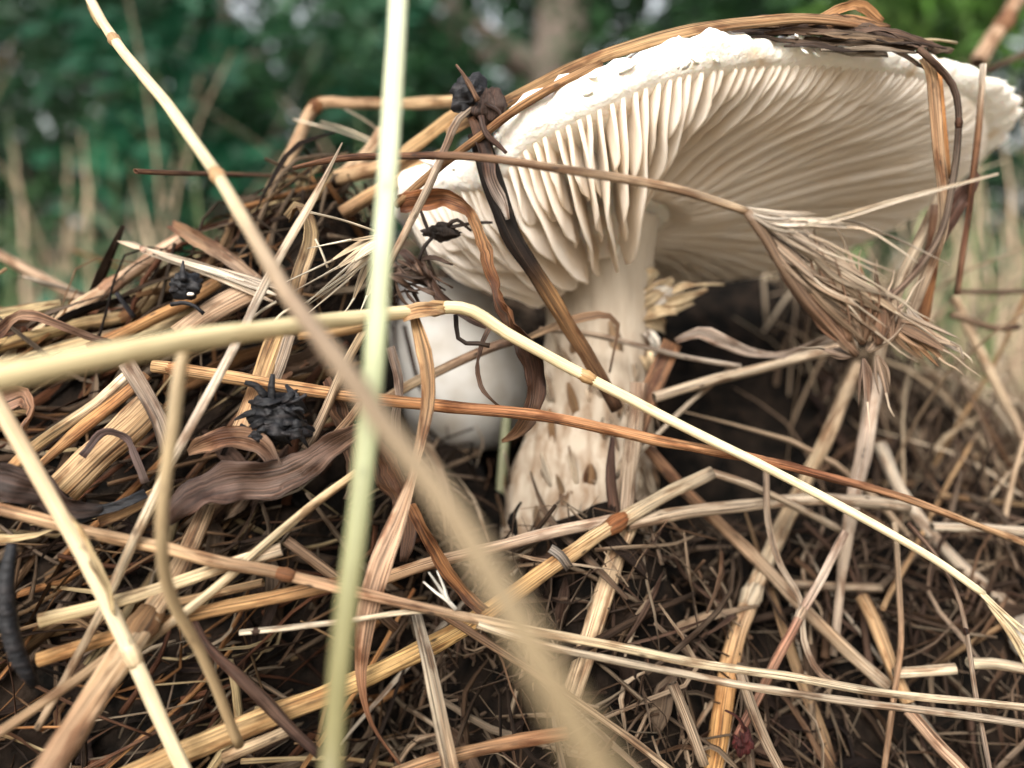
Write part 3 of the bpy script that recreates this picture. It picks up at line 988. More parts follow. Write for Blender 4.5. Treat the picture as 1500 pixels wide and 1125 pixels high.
stalk('tall_dull_stalk', 'dull tan stalk with a ribbed pale joint, rising toward the brown grass ear', [(1258, 535, .198), (1205, 652, .188), (1150, 762, .176), (1108, 855, .167), (1080, 925, .161), (1066, 985, .157), (1055, 1060, .153), (1042, 1140, .150)], 25, [(.46, .37, .27), (.48, .38, .27), (.44, .35, .24), (.42, .33, .22), (.52, .44, .33), (.52, .38, .24), (.56, .34, .14), (.58, .36, .14)], nodes=(.66,), ncol=(.50, .43, .33), taper=(.85, .9, 1, 1, 1.05, 1))
stalk('wide_grey_stalk', 'wide grey stalk standing upright below the brown grass ear', [(1284, 552, .190), (1270, 640, .184), (1250, 735, .178), (1238, 800, .174), (1228, 900, .168), (1220, 960, .165)], 24, [(.56, .48, .40), (.54, .45, .37), (.46, .38, .3), (.42, .34, .27)], taper=(1, 1, .9, .6, .5), flat=.6)
stalk('reddish_stem', 'reddish knotted stem slanting down right of the ribbed stalk', [(1238, 778, .160), (1202, 850, .157), (1176, 893, .155), (1140, 960, .151), (1110, 1022, .148), (1080, 1080, .145)], 13, [(.52, .40, .32), (.60, .52, .44), (.34, .19, .13), (.44, .28, .19), (.28, .14, .1)], nodes=(.4,), ncol=(.62, .54, .44))
stalk('curled_grass', 'narrow curling grey blade hanging beside the reddish stem', [(1122, 690, .160), (1124, 760, .158), (1142, 825, .157), (1172, 880, .156), (1178, 940, .154), (1200, 985, .152), (1240, 1010, .150)], 10, [(.38, .29, .21), (.42, .35, .28), (.46, .39, .31), (.36, .27, .2)], kind='blade', cat='grass blade', twist=(0, .5, -.4, .8))
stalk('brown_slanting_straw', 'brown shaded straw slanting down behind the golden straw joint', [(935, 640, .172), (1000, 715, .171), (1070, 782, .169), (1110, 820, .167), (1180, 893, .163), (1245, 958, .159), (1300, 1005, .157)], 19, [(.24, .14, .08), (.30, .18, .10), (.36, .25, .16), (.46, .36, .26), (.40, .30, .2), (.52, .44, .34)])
stalk('white_snapped_straw', 'bright snapped straw lying level near the right-hand litter', [(1308, 985, .157), (1360, 982, .156), (1400, 978, .155)], 15, [(.64, .55, .42), (.70, .60, .46)])
stalk('white_lying_straw', 'pale lying straw with a snapped end beside the small snapped straw', [(1420, 972, .155), (1460, 973, .156), (1540, 988, .158)], 15, [(.66, .58, .44), (.60, .50, .38)])
stalk('hanging_thread_stem', 'very thin tan stem hanging upright right of the wide grey stalk', [(1310, 765, .166), (1316, 850, .162), (1320, 930, .158), (1312, 1000, .155), (1294, 1130, .151)], 8, [(.42, .34, .25), (.36, .24, .15), (.34, .24, .16)], hollow=(False, False))
stalk('dark_thin_stem', 'thin grey-brown stem crossing over the long straws at right', [(1330, 765, .150), (1370, 812, .147), (1402, 870, .144), (1416, 925, .142), (1427, 1000, .139), (1440, 1075, .137), (1452, 1140, .135)], 7, [(.16, .10, .07), (.26, .19, .14), (.36, .30, .24), (.30, .24, .2)], hollow=(False, False), nodes=(.45,))
stalk('grey_sloping_stalk', 'faded grey stalk sloping down behind the yellow straw at right', [(1288, 650, .196), (1330, 738, .190), (1400, 822, .182), (1480, 890, .176), (1560, 955, .171)], 18, [(.52, .46, .38), (.50, .43, .35), (.44, .37, .29)])
stalk('right_leaning_stalk', 'blurred beige stalk leaning at the right edge behind the ear', [(1398, 435, .225), (1440, 525, .219), (1500, 645, .212), (1560, 760, .205)], 15, [(.52, .42, .30), (.50, .40, .29)])
stalk('shaded_pale_stalk', 'pale stalk in the shade below the cap, ending under the ear', [(958, 582, .167), (1050, 556, .170), (1160, 527, .175), (1252, 505, .180)], 15, [(.48, .40, .31), (.52, .44, .34), (.50, .42, .33)])
stalk('thin_shaded_stem', 'thin dull stem crossing under the shaded pale stalk', [(900, 700, .164), (950, 650, .166), (1010, 592, .170), (1075, 535, .174)], 8, [(.42, .36, .29), (.44, .37, .29)], hollow=(False, False))
stalk('wire_thin_stem', 'wiry thin stem curving from the stem toward the dark hollow', [(790, 482, .167), (860, 488, .168), (930, 505, .169), (1010, 525, .170), (1085, 537, .172)], 8, [(.42, .33, .24), (.44, .38, .32), (.48, .42, .36)], hollow=(False, False))
stalk('tawny_strip', 'tawny leaf strip propped against the stem by the dark hollow', [(985, 500, .172), (965, 545, .170), (945, 590, .168), (930, 640, .166)], 30, [(.34, .2, .11), (.36, .2, .1), (.3, .18, .1)], kind='blade', cat='leaf strip')
stalk('pale_twisted_leaf', 'pale twisted leaf arching through the dark hollow', [(990, 500, .170), (1025, 487, .169), (1060, 500, .169), (1100, 517, .171), (1150, 520, .174), (1200, 500, .178), (1245, 485, .181)], 17, [(.50, .42, .36), (.52, .44, .38), (.42, .34, .28), (.36, .3, .25)], kind='blade', cat='leaf', taper=(.5, 1.3, 1, .5, .9, 1, .6), twist=(0, .6, -.2, 1.0, .3), cup=.2)
stalk('dark_stick', 'dark stick with black top leaning on the gills and stem', [(700, 195, .147), (722, 262, .1465), (742, 325, .147), (765, 372, .148), (800, 425, .150), (835, 480, .153), (870, 538, .157), (905, 598, .161)], 25, [(.05, .03, .02), (.03, .02, .015), (.03, .02, .014), (.05, .03, .02), (.36, .22, .10), (.30, .18, .09), (.22, .13, .07), (.14, .08, .05)], taper=(1.2, 1.3, 1.1, 1, .95, .9, .8), cat='stick', flat=.7,
      parts=(blade_part('peeling_bark', [(690, 170, .145), (712, 225, .1445), (720, 265, .1448), (738, 300, .1450), (744, 322, .1452)], 20, [(.20, .11, .06), (.16, .09, .06), (.55, .5, .45)], taper=(.6, 1, 1, .9, .3), edge=.4),))
stalk('brown_twisted_leaf', 'narrow brown twisted leaf draped over the left lobe of the cap', [(585, 300, .150), (620, 292, .149), (655, 287, .1475), (688, 308, .1455), (703, 345, .1435), (712, 385, .142), (730, 425, .141), (748, 462, .1405), (772, 500, .141), (783, 545, .1425), (780, 590, .1435), (762, 630, .144), (736, 648, .1445)], 26, [(.34, .16, .06), (.38, .18, .07), (.36, .2, .09), (.42, .25, .11), (.34, .18, .08), (.28, .14, .06), (.12, .06, .03), (.14, .07, .04), (.20, .12, .07), (.34, .2, .1)], kind='blade', cat='leaf', taper=(.9, 1.2, 1, .6, .6, .7, .7, .9, 1.3, 1.2, 1.1, .9, .3), twist=(0, .3, .8, .2, -.5, .7, 1.2, .6, -.3, -.2, .4), cup=.3, edge=.25, jit=.0005)
stalk('shaded_brown_straw', 'brown mottled straw crossing behind the hanging leaf to the twisted leaf', [(520, 612, .158), (590, 568, .158), (650, 540, .157), (710, 512, .156), (770, 492, .156)], 15, [(.40, .28, .17), (.48, .38, .26), (.34, .24, .17), (.26, .18, .13)])
stalk('thin_curled_tendril', 'thin curled brown tendril on the stem below the gills', [(772, 496, .159), (810, 480, .159), (850, 466, .160), (890, 462, .161), (904, 475, .162), (900, 505, .163), (893, 545, .164)], 11, [(.44, .32, .2), (.34, .22, .13), (.3, .2, .13), (.2, .14, .1)], kind='blade', cat='tendril', taper=(.8, 1.1, 1.3, .8, .4, .3), cup=.2)
stalk('dark_upright_stem', 'dark thin upright stem standing before the base of the mushroom stem', [(896, 640, .160), (894, 690, .159), (898, 735, .158), (904, 765, .157)], 15, [(.12, .07, .06), (.14, .08, .06), (.16, .09, .06)], taper=(.4, .9, 1.1, 1.2), hollow=(False, False))
stalk('grey_upright_stalk', 'grey upright stalk standing against the right of the mushroom stem', [(936, 560, .164), (930, 620, .163), (922, 690, .161), (915, 760, .159)], 26, [(.38, .29, .22), (.42, .34, .26), (.42, .33, .25)], flat=.5)
stalk('olive_thread_stem', 'blurred olive stem standing left of the mushroom stem', [(742, 600, .200), (738, 660, .196), (733, 720, .192), (728, 780, .188)], 14, [(.30, .32, .20), (.26, .26, .16)], mat=M_FRESH)
stalk('rust_leaf_fold', 'folded rust-brown leaf in the shade between heap and mushroom stem', [(545, 640, .150), (565, 690, .149), (590, 735, .148), (600, 780, .147), (590, 820, .146)], 42, [(.20, .11, .06), (.26, .14, .07), (.22, .12, .06), (.14, .08, .05)], kind='blade', cat='leaf', edge=.35, cup=.25, jit=.001, taper=(.4, 1, 1, .7, .3), twist=(0, .5, -.3))
stalk('brown_trailing_leaf', 'dark brown shrivelled leaf trailing from the fibre mat below the left lobe', [(588, 372, .150), (625, 405, .149), (655, 440, .148), (690, 462, .1475), (722, 478, .147)], 22, [(.16, .10, .075), (.2, .13, .1), (.15, .095, .07), (.2, .12, .08)], kind='blade', cat='leaf', edge=.4, cup=.3, jit=.0009, taper=(.5, 1, .9, .6, .4), twist=(0, .8, 0, 1.0))
stalk('black_hooked_tendril', 'thin black hooked tendril hanging under the bent joint of the yellow straw', [(668, 462, .137), (669, 485, .137), (674, 502, .137), (695, 503, .1372), (716, 507, .1375)], 7, [(.05, .035, .03), (.07, .05, .04), (.12, .09, .07)], cat='tendril', hollow=(False, False))
stalk('hanging_brown_wisp', 'thin twisted brown wisp dangling left of the brown twisted leaf', [(722, 470, .144), (708, 500, .143), (700, 535, .1425), (705, 565, .1425), (722, 585, .1425), (742, 602, .143)], 11, [(.2, .13, .09), (.17, .11, .08), (.24, .16, .11)], kind='blade', cat='tendril', edge=.3, cup=.3, twist=(0, .9, .2, 1.1), taper=(.8, 1, .8, .6, .3))
stalk('grey_curl_strip', 'grey curled strip standing beside the hanging leaf', [(572, 510, .146), (582, 545, .1455), (588, 580, .145), (580, 620, .145), (584, 655, .1455)], 14, [(.3, .24, .2), (.34, .27, .22), (.26, .2, .16)], kind='blade', cat='leaf strip', edge=.3, cup=.3, twist=(0, .6, -.4))
stalk('heap_edge_leaf', 'brown frayed leaf hanging at the heap edge behind the green stem', [(478, 560, .142), (500, 595, .141), (512, 640, .140), (520, 690, .139), (515, 735, .138)], 30, [(.26, .15, .09), (.3, .19, .12), (.24, .15, .1), (.16, .1, .07)], kind='blade', cat='leaf', edge=.4, cup=.25, jit=.001, taper=(.5, 1, 1, .8, .3), twist=(0, .4, -.3, .5))
stalk('heap_edge_shred', 'narrow tan shred crossing the frayed leaf at the heap edge', [(455, 680, .136), (490, 640, .137), (520, 605, .138), (548, 560, .140)], 13, [(.36, .25, .16), (.42, .31, .2), (.36, .26, .18)])
stalk('heap_foot_straw', 'dull brown straw at the foot of the heap under the thin whitish straw', [(420, 790, .130), (470, 830, .131), (530, 875, .133), (580, 920, .135)], 15, [(.26, .18, .12), (.32, .23, .15), (.24, .16, .11)])
# --- left heap
stalk('pinkish_pale_stalk', 'pale pink-tinged stalk jutting from the heap top at far left', [(-40, 570, .160), (0, 540, .161), (75, 476, .163), (168, 415, .167), (235, 372, .170), (265, 352, .171)], 21, [(.66, .54, .36), (.68, .56, .38), (.62, .46, .33), (.60, .44, .32)], nodes=(.68,), ncol=(.46, .30, .2))
stalk('olive_tan_culm', 'olive-tan culm with a kink lying below the pink-tinged stalk', [(-10, 512, .158), (60, 490, .159), (125, 474, .161), (190, 462, .164), (215, 446, .166), (265, 398, .170)], 19, [(.42, .30, .14), (.48, .36, .18), (.44, .33, .18), (.40, .30, .17), (.44, .34, .22)], nodes=(.62,))
stalk('orange_stalk', 'orange-brown stalk beside a dark gap in the heap', [(130, 512, .154), (180, 490, .156), (225, 466, .158), (275, 440, .161), (320, 412, .163)], 19, [(.36, .2, .09), (.48, .29, .12), (.52, .31, .13), (.46, .29, .14)])
stalk('curled_brown_leaf', 'curled brown leaf arching at the far left heap edge', [(-8, 492, .150), (18, 468, .149), (45, 463, .148), (85, 474, .149), (125, 490, .151), (165, 500, .153)], 15, [(.22, .12, .08), (.36, .24, .16), (.34, .21, .14), (.3, .19, .13), (.28, .2, .16)], kind='blade', cat='leaf', taper=(1, 1.2, 1, .8, .8, .6), twist=(.4, -.3, .3, .8), cup=.3, edge=.3)
stalk('dark_twig', 'short bluish-black twig leaning against the orange stalk', [(172, 430, .156), (182, 445, .156), (197, 466, .157)], 7, [(.03, .03, .04), (.05, .05, .06)], cat='twig', hollow=(False, False))
stalk('left_blurred_straw', 'blurred tan straw slanting down into the heap from the left edge', [(-40, 350, .215), (0, 374, .213), (60, 406, .21), (125, 442, .205), (170, 468, .20)], 15, [(.50, .38, .27), (.48, .36, .26)])
stalk('pale_edge_straw', 'pale straw lying just above the split slab', [(12, 692, .135), (45, 660, .136), (140, 592, .140), (192, 546, .143)], 17, [(.48, .28, .12), (.62, .46, .26), (.66, .52, .36), (.70, .6, .46)], taper=(1, 1, 1, 1.1), flat=.8)
stalk('orange_fibre_straw', 'frayed orange straw between the pale straw and the split slab', [(50, 690, .134), (115, 632, .137), (175, 583, .140), (215, 548, .143)], 19, [(.52, .34, .17), (.54, .33, .15), (.5, .28, .11), (.44, .26, .13)], flat=.5, taper=(.5, 1, 1, .9))
stalk('split_slab', 'wide split slab of pale golden stalk showing its flat cut side', [(90, 716, .132), (130, 677, .134), (180, 632, .137), (228, 586, .140)], 47, [(.62, .46, .27), (.64, .46, .28), (.58, .42, .25), (.50, .36, .22)], flat=.45, twist=.5, cat='stalk')
stalk('speckled_grey_strip', 'speckled grey-tan strip crossing the slab top', [(185, 530, .133), (212, 572, .1325), (235, 618, .132), (247, 660, .1325)], 25, [(.40, .32, .25), (.38, .31, .25), (.42, .35, .28)], kind='blade', cat='leaf strip', cup=.2, thick=.0006, jit=.0004)
stalk('purple_fibre', 'dark purplish fibre draped across the split slab', [(120, 668, .131), (150, 632, .1315), (182, 640, .131), (200, 672, .130), (213, 708, .130)], 12, [(.14, .09, .08), (.18, .12, .11), (.16, .11, .10), (.2, .15, .13)], kind='blade', cat='fibre', edge=.3, twist=(0, .7, -.3))
stalk('blue_black_strip', 'blue-black wet strip lying above the knotted straw', [(98, 772, .1265), (135, 752, .1275), (175, 740, .1285), (215, 722, .130)], 15, [(.02, .03, .05), (.03, .045, .07), (.06, .04, .035)], kind='blade', cat='leaf strip', mat=M_CHAR, cup=.25)
stalk('amber_edge_strip', 'amber strip under the blue-black strip', [(145, 762, .129), (185, 745, .130), (230, 722, .132)], 22, [(.36, .22, .1), (.42, .27, .12)], kind='blade', cat='leaf strip', thick=.0008)
stalk('rotting_brown_leaf', 'limp rotting brown leaf mass at the far left', [(-20, 700, .122), (30, 712, .1225), (75, 728, .124), (112, 748, .126), (150, 745, .128)], 52, [(.11, .07, .06), (.13, .085, .07), (.12, .075, .06), (.07, .05, .045)], kind='blade', cat='leaf', edge=.3, cup=.2, jit=.0012, taper=(1, 1, .9, .6, .3))
stalk('blue_black_root', 'curved blue-black rootlike strand at the lower left edge', [(18, 800, .117), (8, 860, .116), (10, 920, .116), (25, 970, .1165), (48, 1005, .118)], 22, [(.02, .026, .04), (.026, .034, .05), (.015, .02, .03)], cat='root', mat=M_CHAR, taper=(.6, 1, 1.1, 1, .6), hollow=(False, False), jit=.0008)
stalk('curled_tan_leaf', 'curled tan leaf scrap hanging under the yellow straw at left', [(-10, 598, .134), (25, 580, .133), (45, 585, .132), (49, 605, .132), (40, 628, .133), (28, 650, .134)], 30, [(.36, .22, .15), (.40, .26, .18), (.36, .22, .14), (.44, .33, .26)], kind='blade', cat='leaf', taper=(.9, 1.2, 1, .8, .5, .2), edge=.4, cup=.3, twist=(0, .4, 1.0, .5))
stalk('shrivelled_leaf', 'large shrivelled brown leaf below the black burnt clump', [(232, 762, .128), (280, 728, .1285), (340, 702, .1295), (400, 694, .131), (450, 676, .1325), (500, 645, .1345), (540, 618, .137)], 50, [(.14, .085, .065), (.17, .105, .08), (.22, .15, .12), (.26, .18, .14), (.3, .2, .15), (.28, .18, .12)], kind='blade', cat='leaf', taper=(.4, .9, 1.2, 1.1, .9, .7, .4), edge=.35, cup=.15, jit=.0014, twist=(.3, -.2, .3, -.1, .5), thick=.0006)
stalk('folded_tan_leaf', 'folded tan leaf lying just under the black burnt clump', [(272, 664, .132), (312, 648, .1315), (352, 642, .1315), (388, 655, .132), (410, 690, .1325)], 30, [(.42, .28, .18), (.34, .2, .12), (.38, .25, .17), (.24, .18, .15)], kind='blade', cat='leaf', taper=(.3, 1, 1.1, 1, .6), edge=.3, cup=.25, jit=.0006)
stalk('upright_tan_straw', 'broad tan straw standing behind the black burnt clump', [(408, 488, .146), (390, 535, .144), (370, 590, .142), (348, 650, .140)], 30, [(.52, .37, .19), (.52, .36, .19), (.50, .33, .18), (.56, .42, .28)], flat=.5)
stalk('grey_split_side', 'grey frayed sliver beside the broad tan straw', [(425, 490, .145), (412, 530, .144), (398, 565, .143)], 18, [(.44, .36, .28), (.40, .33, .26)], kind='blade', cat='splinter')
stalk('straw_behind_joint', 'slim tan straw slanting from under the yellow straw down past the green stem', [(535, 482, .139), (512, 523, .138), (488, 575, .137), (468, 620, .136), (447, 658, .135)], 14, [(.48, .36, .22), (.50, .40, .28), (.46, .36, .26), (.42, .33, .25)])
stalk('underside_straw', 'short amber straw tucked under the yellow straw', [(438, 492, .121), (490, 487, .1235), (545, 476, .127)], 14, [(.58, .40, .2), (.60, .42, .22)])
stalk('torn_brown_leaf', 'torn brown leaf with a frayed end sticking up left of the heap crest', [(252, 328, .165), (285, 348, .163), (325, 372, .160), (360, 398, .158), (392, 420, .156)], 21, [(.34, .2, .11), (.40, .28, .18), (.38, .28, .2), (.34, .26, .19)], kind='blade', cat='leaf', taper=(.7, 1.1, 1, .9, .5), edge=.25, cup=.25, thick=.0005)
stalk('bent_cane', 'stout cane bent to level at a joint on the heap crest', [(318, 460, .170), (345, 395, .176), (380, 315, .184), (425, 230, .190), (466, 154, .194), (520, 152, .194), (600, 152, .192), (690, 147, .188)], 21, [(.50, .33, .15), (.54, .37, .19), (.56, .42, .26), (.56, .42, .28), (.50, .35, .22), (.52, .38, .23), (.56, .42, .25)], nodes=(.60,), taper=(1, 1, 1, .9, .8, .8, .9), jit=.0001)
stalk('short_light_stalk', 'short light stalk leaning on the heap crest under the bent cane', [(495, 262, .178), (530, 232, .179), (562, 192, .180)], 20, [(.62, .46, .30), (.68, .54, .38), (.58, .42, .28)])
stalk('level_tan_stalk', 'rounded tan stalk lying level beneath the thin brown stem', [(492, 262, .172), (530, 252, .172), (575, 240, .172), (640, 235, .172)], 22, [(.58, .43, .27), (.52, .37, .22), (.48, .33, .19)])
stalk('lower_tan_stalk', 'tan stalk below the level stalk, running up to the cap', [(500, 312, .168), (540, 288, .168), (590, 262, .168), (650, 228, .168)], 20, [(.42, .28, .16), (.50, .34, .18), (.50, .35, .2)])
stalk('crest_strip', 'broad tan straw strip leading from the heap crest up to the cap', [(570, 240, .170), (620, 205, .168), (668, 170, .164), (720, 150, .160)], 22, [(.48, .34, .19), (.54, .38, .2), (.50, .34, .17)], flat=.4)
stalk('grey_wavy_stem', 'grey wavy stem leaning against the left lobe of the cap', [(545, 430, .142), (570, 385, .1425), (600, 328, .143), (635, 255, .1435), (655, 212, .144), (672, 175, .1445), (702, 150, .145)], 12, [(.48, .38, .27), (.52, .42, .31), (.50, .41, .32), (.42, .34, .27), (.40, .33, .27)], taper=(.6, .9, 1, 1, 1, .8))
stalk('brown_cap_straw', 'slim brown straw running from the left lobe along the rim of the cap', [(580, 300, .150), (640, 248, .147), (700, 203, .144), (760, 158, .142), (820, 122, .142), (880, 92, .144)], 13, [(.40, .27, .15), (.36, .22, .11), (.38, .23, .11), (.40, .26, .14)])
stalk('curled_pale_leaf', 'pale curled leaf ribbon standing among dark bits on the heap', [(432, 430, .150), (442, 395, .149), (455, 355, .150), (452, 322, .151), (436, 300, .152), (422, 320, .153)], 24, [(.46, .33, .2), (.52, .4, .26), (.50, .38, .22), (.44, .33, .18), (.4, .3, .17)], kind='blade', cat='leaf', cup=.3, twist=(0, .5, 1.0, .6), thick=.0005)
stalk('wide_shaded_stalk', 'wide tan stalk under the pale ear on the heap', [(262, 492, .149), (300, 462, .151), (345, 436, .153), (385, 418, .154)], 34, [(.44, .32, .22), (.50, .37, .26), (.52, .39, .28)], flat=.5)
stalk('lower_left_thin_straw', 'thin brown straw crossing low behind the broad stalk', [(-20, 1085, .112), (60, 1030, .115), (140, 975, .119), (230, 905, .123)], 14, [(.34, .24, .15), (.40, .29, .18), (.42, .32, .21)])
stalk('dark_twisted_twig', 'dark twisted twig between the amber straw and golden straw', [(282, 905, .127), (300, 940, .1265), (340, 982, .126), (390, 1030, .1255), (430, 1070, .125), (470, 1105, .125)], 18, [(.14, .08, .06), (.12, .07, .05), (.16, .1, .07), (.1, .06, .05)], cat='twig', taper=(.5, .7, 1, 1.1, .9, .7), jit=.0008, hollow=(False, False))
stalk('slit_straw', 'upright half-tube of grey straw standing at the bottom of the litter', [(611, 900, .1315), (625, 960, .130), (640, 1030, .1285), (655, 1100, .127), (664, 1150, .126)], 24, [(.38, .33, .27), (.46, .40, .31), (.44, .35, .25)], kind='blade', cat='straw', cup=.35, thick=.0006, taper=(.7, .9, 1, 1.1))
stalk('low_brown_straw', 'brown spotted straw lying low at the bottom between the blurred stems', [(560, 1140, .128), (660, 1108, .130), (760, 1086, .132), (830, 1075, .134)], 20, [(.40, .27, .16), (.42, .27, .15), (.34, .18, .09)])
stalk('thin_low_stem', 'thin tan stem running down behind the blurred jointed straw', [(640, 895, .133), (720, 945, .134), (820, 1010, .135), (900, 1065, .136), (985, 1130, .137)], 11, [(.30, .19, .12), (.40, .3, .2), (.46, .36, .25)])
stalk('rust_leaf_strip', 'rust-brown leaf strip slanting below the hanging leaf', [(600, 740, .136), (628, 790, .137), (655, 835, .138), (690, 880, .139), (715, 900, .140)], 18, [(.34, .18, .08), (.38, .2, .08), (.32, .17, .08)], kind='blade', cat='leaf strip', cup=.3, edge=.2, jit=.0004, twist=(0, .5, -.2))
stalk('small_splinter', 'small grey splinter caught on the golden straw', [(806, 802, .146), (820, 812, .1455), (834, 832, .146)], 14, [(.36, .32, .28), (.2, .16, .13)], kind='blade', cat='splinter', cup=.3)
stalk('pale_low_straw', 'faded straw along the golden straw at the lower left', [(330, 1110, .1275), (380, 1090, .128), (420, 1072, .1285)], 18, [(.50, .38, .24), (.54, .43, .3)])
for i, (label, pts, w, c) in enumerate((
        ('thin stiff straw leaning right beside the white stone chip', [(985, 1000, .139), (1010, 1060, .138), (1032, 1120, .137)], 16, GREY),
        ('slanting grey-brown straw at the bottom right of the ribbed stalk', [(1085, 985, .146), (1110, 1060, .143), (1150, 1140, .141)], 15, GREY),
        ('stub of split tan straw poking up among right-hand litter', [(1262, 874, .168), (1285, 920, .164), (1310, 985, .160), (1330, 1030, .157)], 19, TAN),
        ('broken brown straw lying low at the bottom right corner', [(1330, 1040, .150), (1370, 1085, .147), (1410, 1125, .144), (1440, 1160, .142)], 19, PINK),
        ('thin tan stem crossing below the right-hand yellow straw', [(1365, 772, .170), (1430, 774, .172), (1520, 780, .175)], 13, ASH),
        ('long faded straw lying level behind the ribbed tan stalk', [(1130, 855, .170), (1200, 858, .172), (1290, 862, .174)], 13, GREY),
        )):
    stalk('litter_straw', label, pts, w, [c, tuple(np.array(c) * 1.15)])

# --- on and beside the cap
stalk('flat_straw_strip', 'broad flattened straw strip lying along the top rim of the cap', [(655, 196, .1525), (745, 147, .1475), (850, 97, .1445), (950, 62, .1425), (1040, 42, .1415), (1110, 33, .142), (1190, 27, .1435), (1260, 34, .147), (1330, 56, .152)], 20, [(.46, .32, .17), (.42, .28, .14), (.40, .26, .13), (.46, .32, .17), (.46, .31, .17), (.40, .27, .15), (.36, .22, .12), (.24, .15, .1)], kind='blade', cup=.12, thick=.0011, edge=.12, taper=(.8, .9, 1, 1, 1, .9, .8, .7, .4), jit=.0004, mat=M_STRAW)
stalk('lower_straw_strip', 'second flat straw strip tucked below the broad strip on the cap rim', [(735, 185, .1467), (800, 146, .1447), (870, 112, .1437), (960, 78, .1432), (1060, 62, .1442)], 15, [(.52, .36, .18), (.46, .3, .14), (.40, .26, .13), (.42, .28, .15)], flat=.4)
stalk('matted_dark_leaf', 'matted dark brown leaf shreds on the top right of the cap rim', [(1060, 48, .1450), (1130, 38, .1450), (1210, 44, .1465), (1280, 58, .1490), (1345, 66, .1525), (1392, 74, .1565)], 26, [(.2, .13, .09), (.16, .10, .075), (.2, .14, .10), (.18, .12, .09), (.34, .27, .2)], kind='blade', cat='leaf', edge=.5, cup=.2, jit=.0012, taper=(.5, 1, 1.2, 1, .7, .2), thick=.0008,
      parts=(blade_part('shred', [(1170, 58, .1460), (1230, 62, .1467), (1290, 66, .1485), (1340, 76, .1520)], 14, [(.3, .23, .17), (.26, .19, .14)], edge=.4, jit=.0008),
             blade_part('shred', [(1210, 30, .1470), (1260, 42, .1485), (1310, 48, .1515)], 16, [(.46, .27, .13), (.36, .2, .1)], edge=.5, jit=.001),
             blade_part('shred', [(1200, 26, .1480), (1235, 14, .1485), (1262, 12, .1490), (1290, 34, .1505)], 14, [(.5, .3, .14), (.54, .32, .15)], edge=.5, jit=.001),
             *[blade_part('shred', [(x0, y0, d0 + .0035), (x0 + l * .35, y0 + dy * .3 - 4, d0 + .0039), (x0 + l * .7, y0 + dy * .7 - 2, d0 + .0049), (x0 + l, y0 + dy, d0 + .0065)], w_, [c_, tuple(np.array(c_) * .8)], edge=.5, jit=.0009, twist=(tw_, -tw_), taper=(.4, 1, .9, .2))
               for (x0, y0, d0, l, dy, w_, c_, tw_) in ((1045, 52, .1405, 120, 4, 9, (.12, .08, .06), .4), (1085, 58, .1405, 140, 12, 10, (.2, .14, .1), -.5), (1120, 46, .141, 150, 6, 12, (.26, .18, .13), .6), (1150, 66, .1412, 130, 10, 8, (.1, .07, .055), .2), (1180, 50, .1418, 160, 18, 12, (.3, .22, .15), -.4), (1200, 56, .142, 150, 14, 10, (.14, .1, .08), .7), (1230, 70, .1425, 120, 8, 8, (.36, .3, .24), .3), (1255, 48, .143, 130, 24, 12, (.22, .15, .11), -.7), (1140, 36, .1415, 120, -6, 14, (.36, .22, .12), .5), (1215, 24, .143, 90, 16, 16, (.5, .3, .15), -.3), (1100, 40, .141, 100, 0, 12, (.3, .2, .12), .1), (1290, 66, .1455, 70, 40, 9, (.24, .17, .12), .5))],
             round_part('shred', [(1330, 60, .1525), (1370, 58, .1545), (1402, 62, .1565)], 4, CREAM),
             blade_part('shred', [(1200, 70, .1460), (1250, 76, .1470), (1300, 80, .1490)], 10, [(.5, .45, .38), (.3, .24, .18)], edge=.4, jit=.0008)))
stalk('draped_tan_strap', 'tan straw strap draped down over the right gills of the cap', [(1352, 84, .1495), (1362, 105, .150), (1368, 160, .151), (1374, 220, .1525), (1380, 280, .154), (1378, 330, .156), (1355, 400, .159), (1330, 470, .163)], 19, [(.50, .35, .2), (.56, .40, .26), (.54, .38, .24), (.56, .44, .32), (.52, .42, .32), (.46, .37, .28)], kind='blade', cat='straw', cup=.35, thick=.0006,
      parts=(blade_part('inner_face', [(1372, 100, .1515), (1378, 160, .1525), (1383, 215, .154), (1386, 262, .155)], 12, [(.52, .28, .1), (.54, .3, .12), (.5, .3, .14)], cup=.2),))
stalk('draped_dark_stem', 'thin dark stem curving down over the right gills of the cap', [(1345, 70, .148), (1375, 98, .1485), (1398, 128, .1495), (1405, 165, .150), (1402, 215, .151), (1393, 270, .1525), (1378, 340, .155), (1340, 400, .158), (1300, 440, .161)], 9, [(.2, .13, .09), (.14, .1, .08), (.2, .16, .13), (.26, .2, .16), (.24, .17, .13)], hollow=(False, False), nodes=(.3,))
stalk('rim_upright_stem', 'thin straight brown stem standing at the right edge of the cap', [(1441, 94, .160), (1438, 140, .160), (1432, 210, .161), (1426, 262, .162), (1418, 320, .164), (1402, 430, .168)], 9, [(.62, .55, .46), (.3, .18, .1), (.26, .15, .09), (.3, .16, .1), (.3, .2, .14)], hollow=(True, False))
stalk('dark_leaf_wisp', 'dark withered leaf wisp dangling at the right edge of the cap', [(1428, 250, .163), (1412, 285, .164), (1395, 325, .166), (1350, 385, .170), (1300, 440, .174)], 30, [(.26, .15, .11), (.22, .13, .1), (.26, .18, .14), (.2, .14, .11)], kind='blade', cat='leaf', taper=(.5, 1, .8, .5, .3), edge=.6, cup=.3, jit=.0016, twist=(0, .8, .2, 1.1))
stalk('tall_tan_stalk', 'blurred tan stalk rising behind the right edge of the cap', [(1432, 92, .26), (1452, 60, .262), (1492, 0, .265), (1530, -60, .27)], 22, [(.52, .38, .27), (.50, .36, .25)], nodes=(.4,))
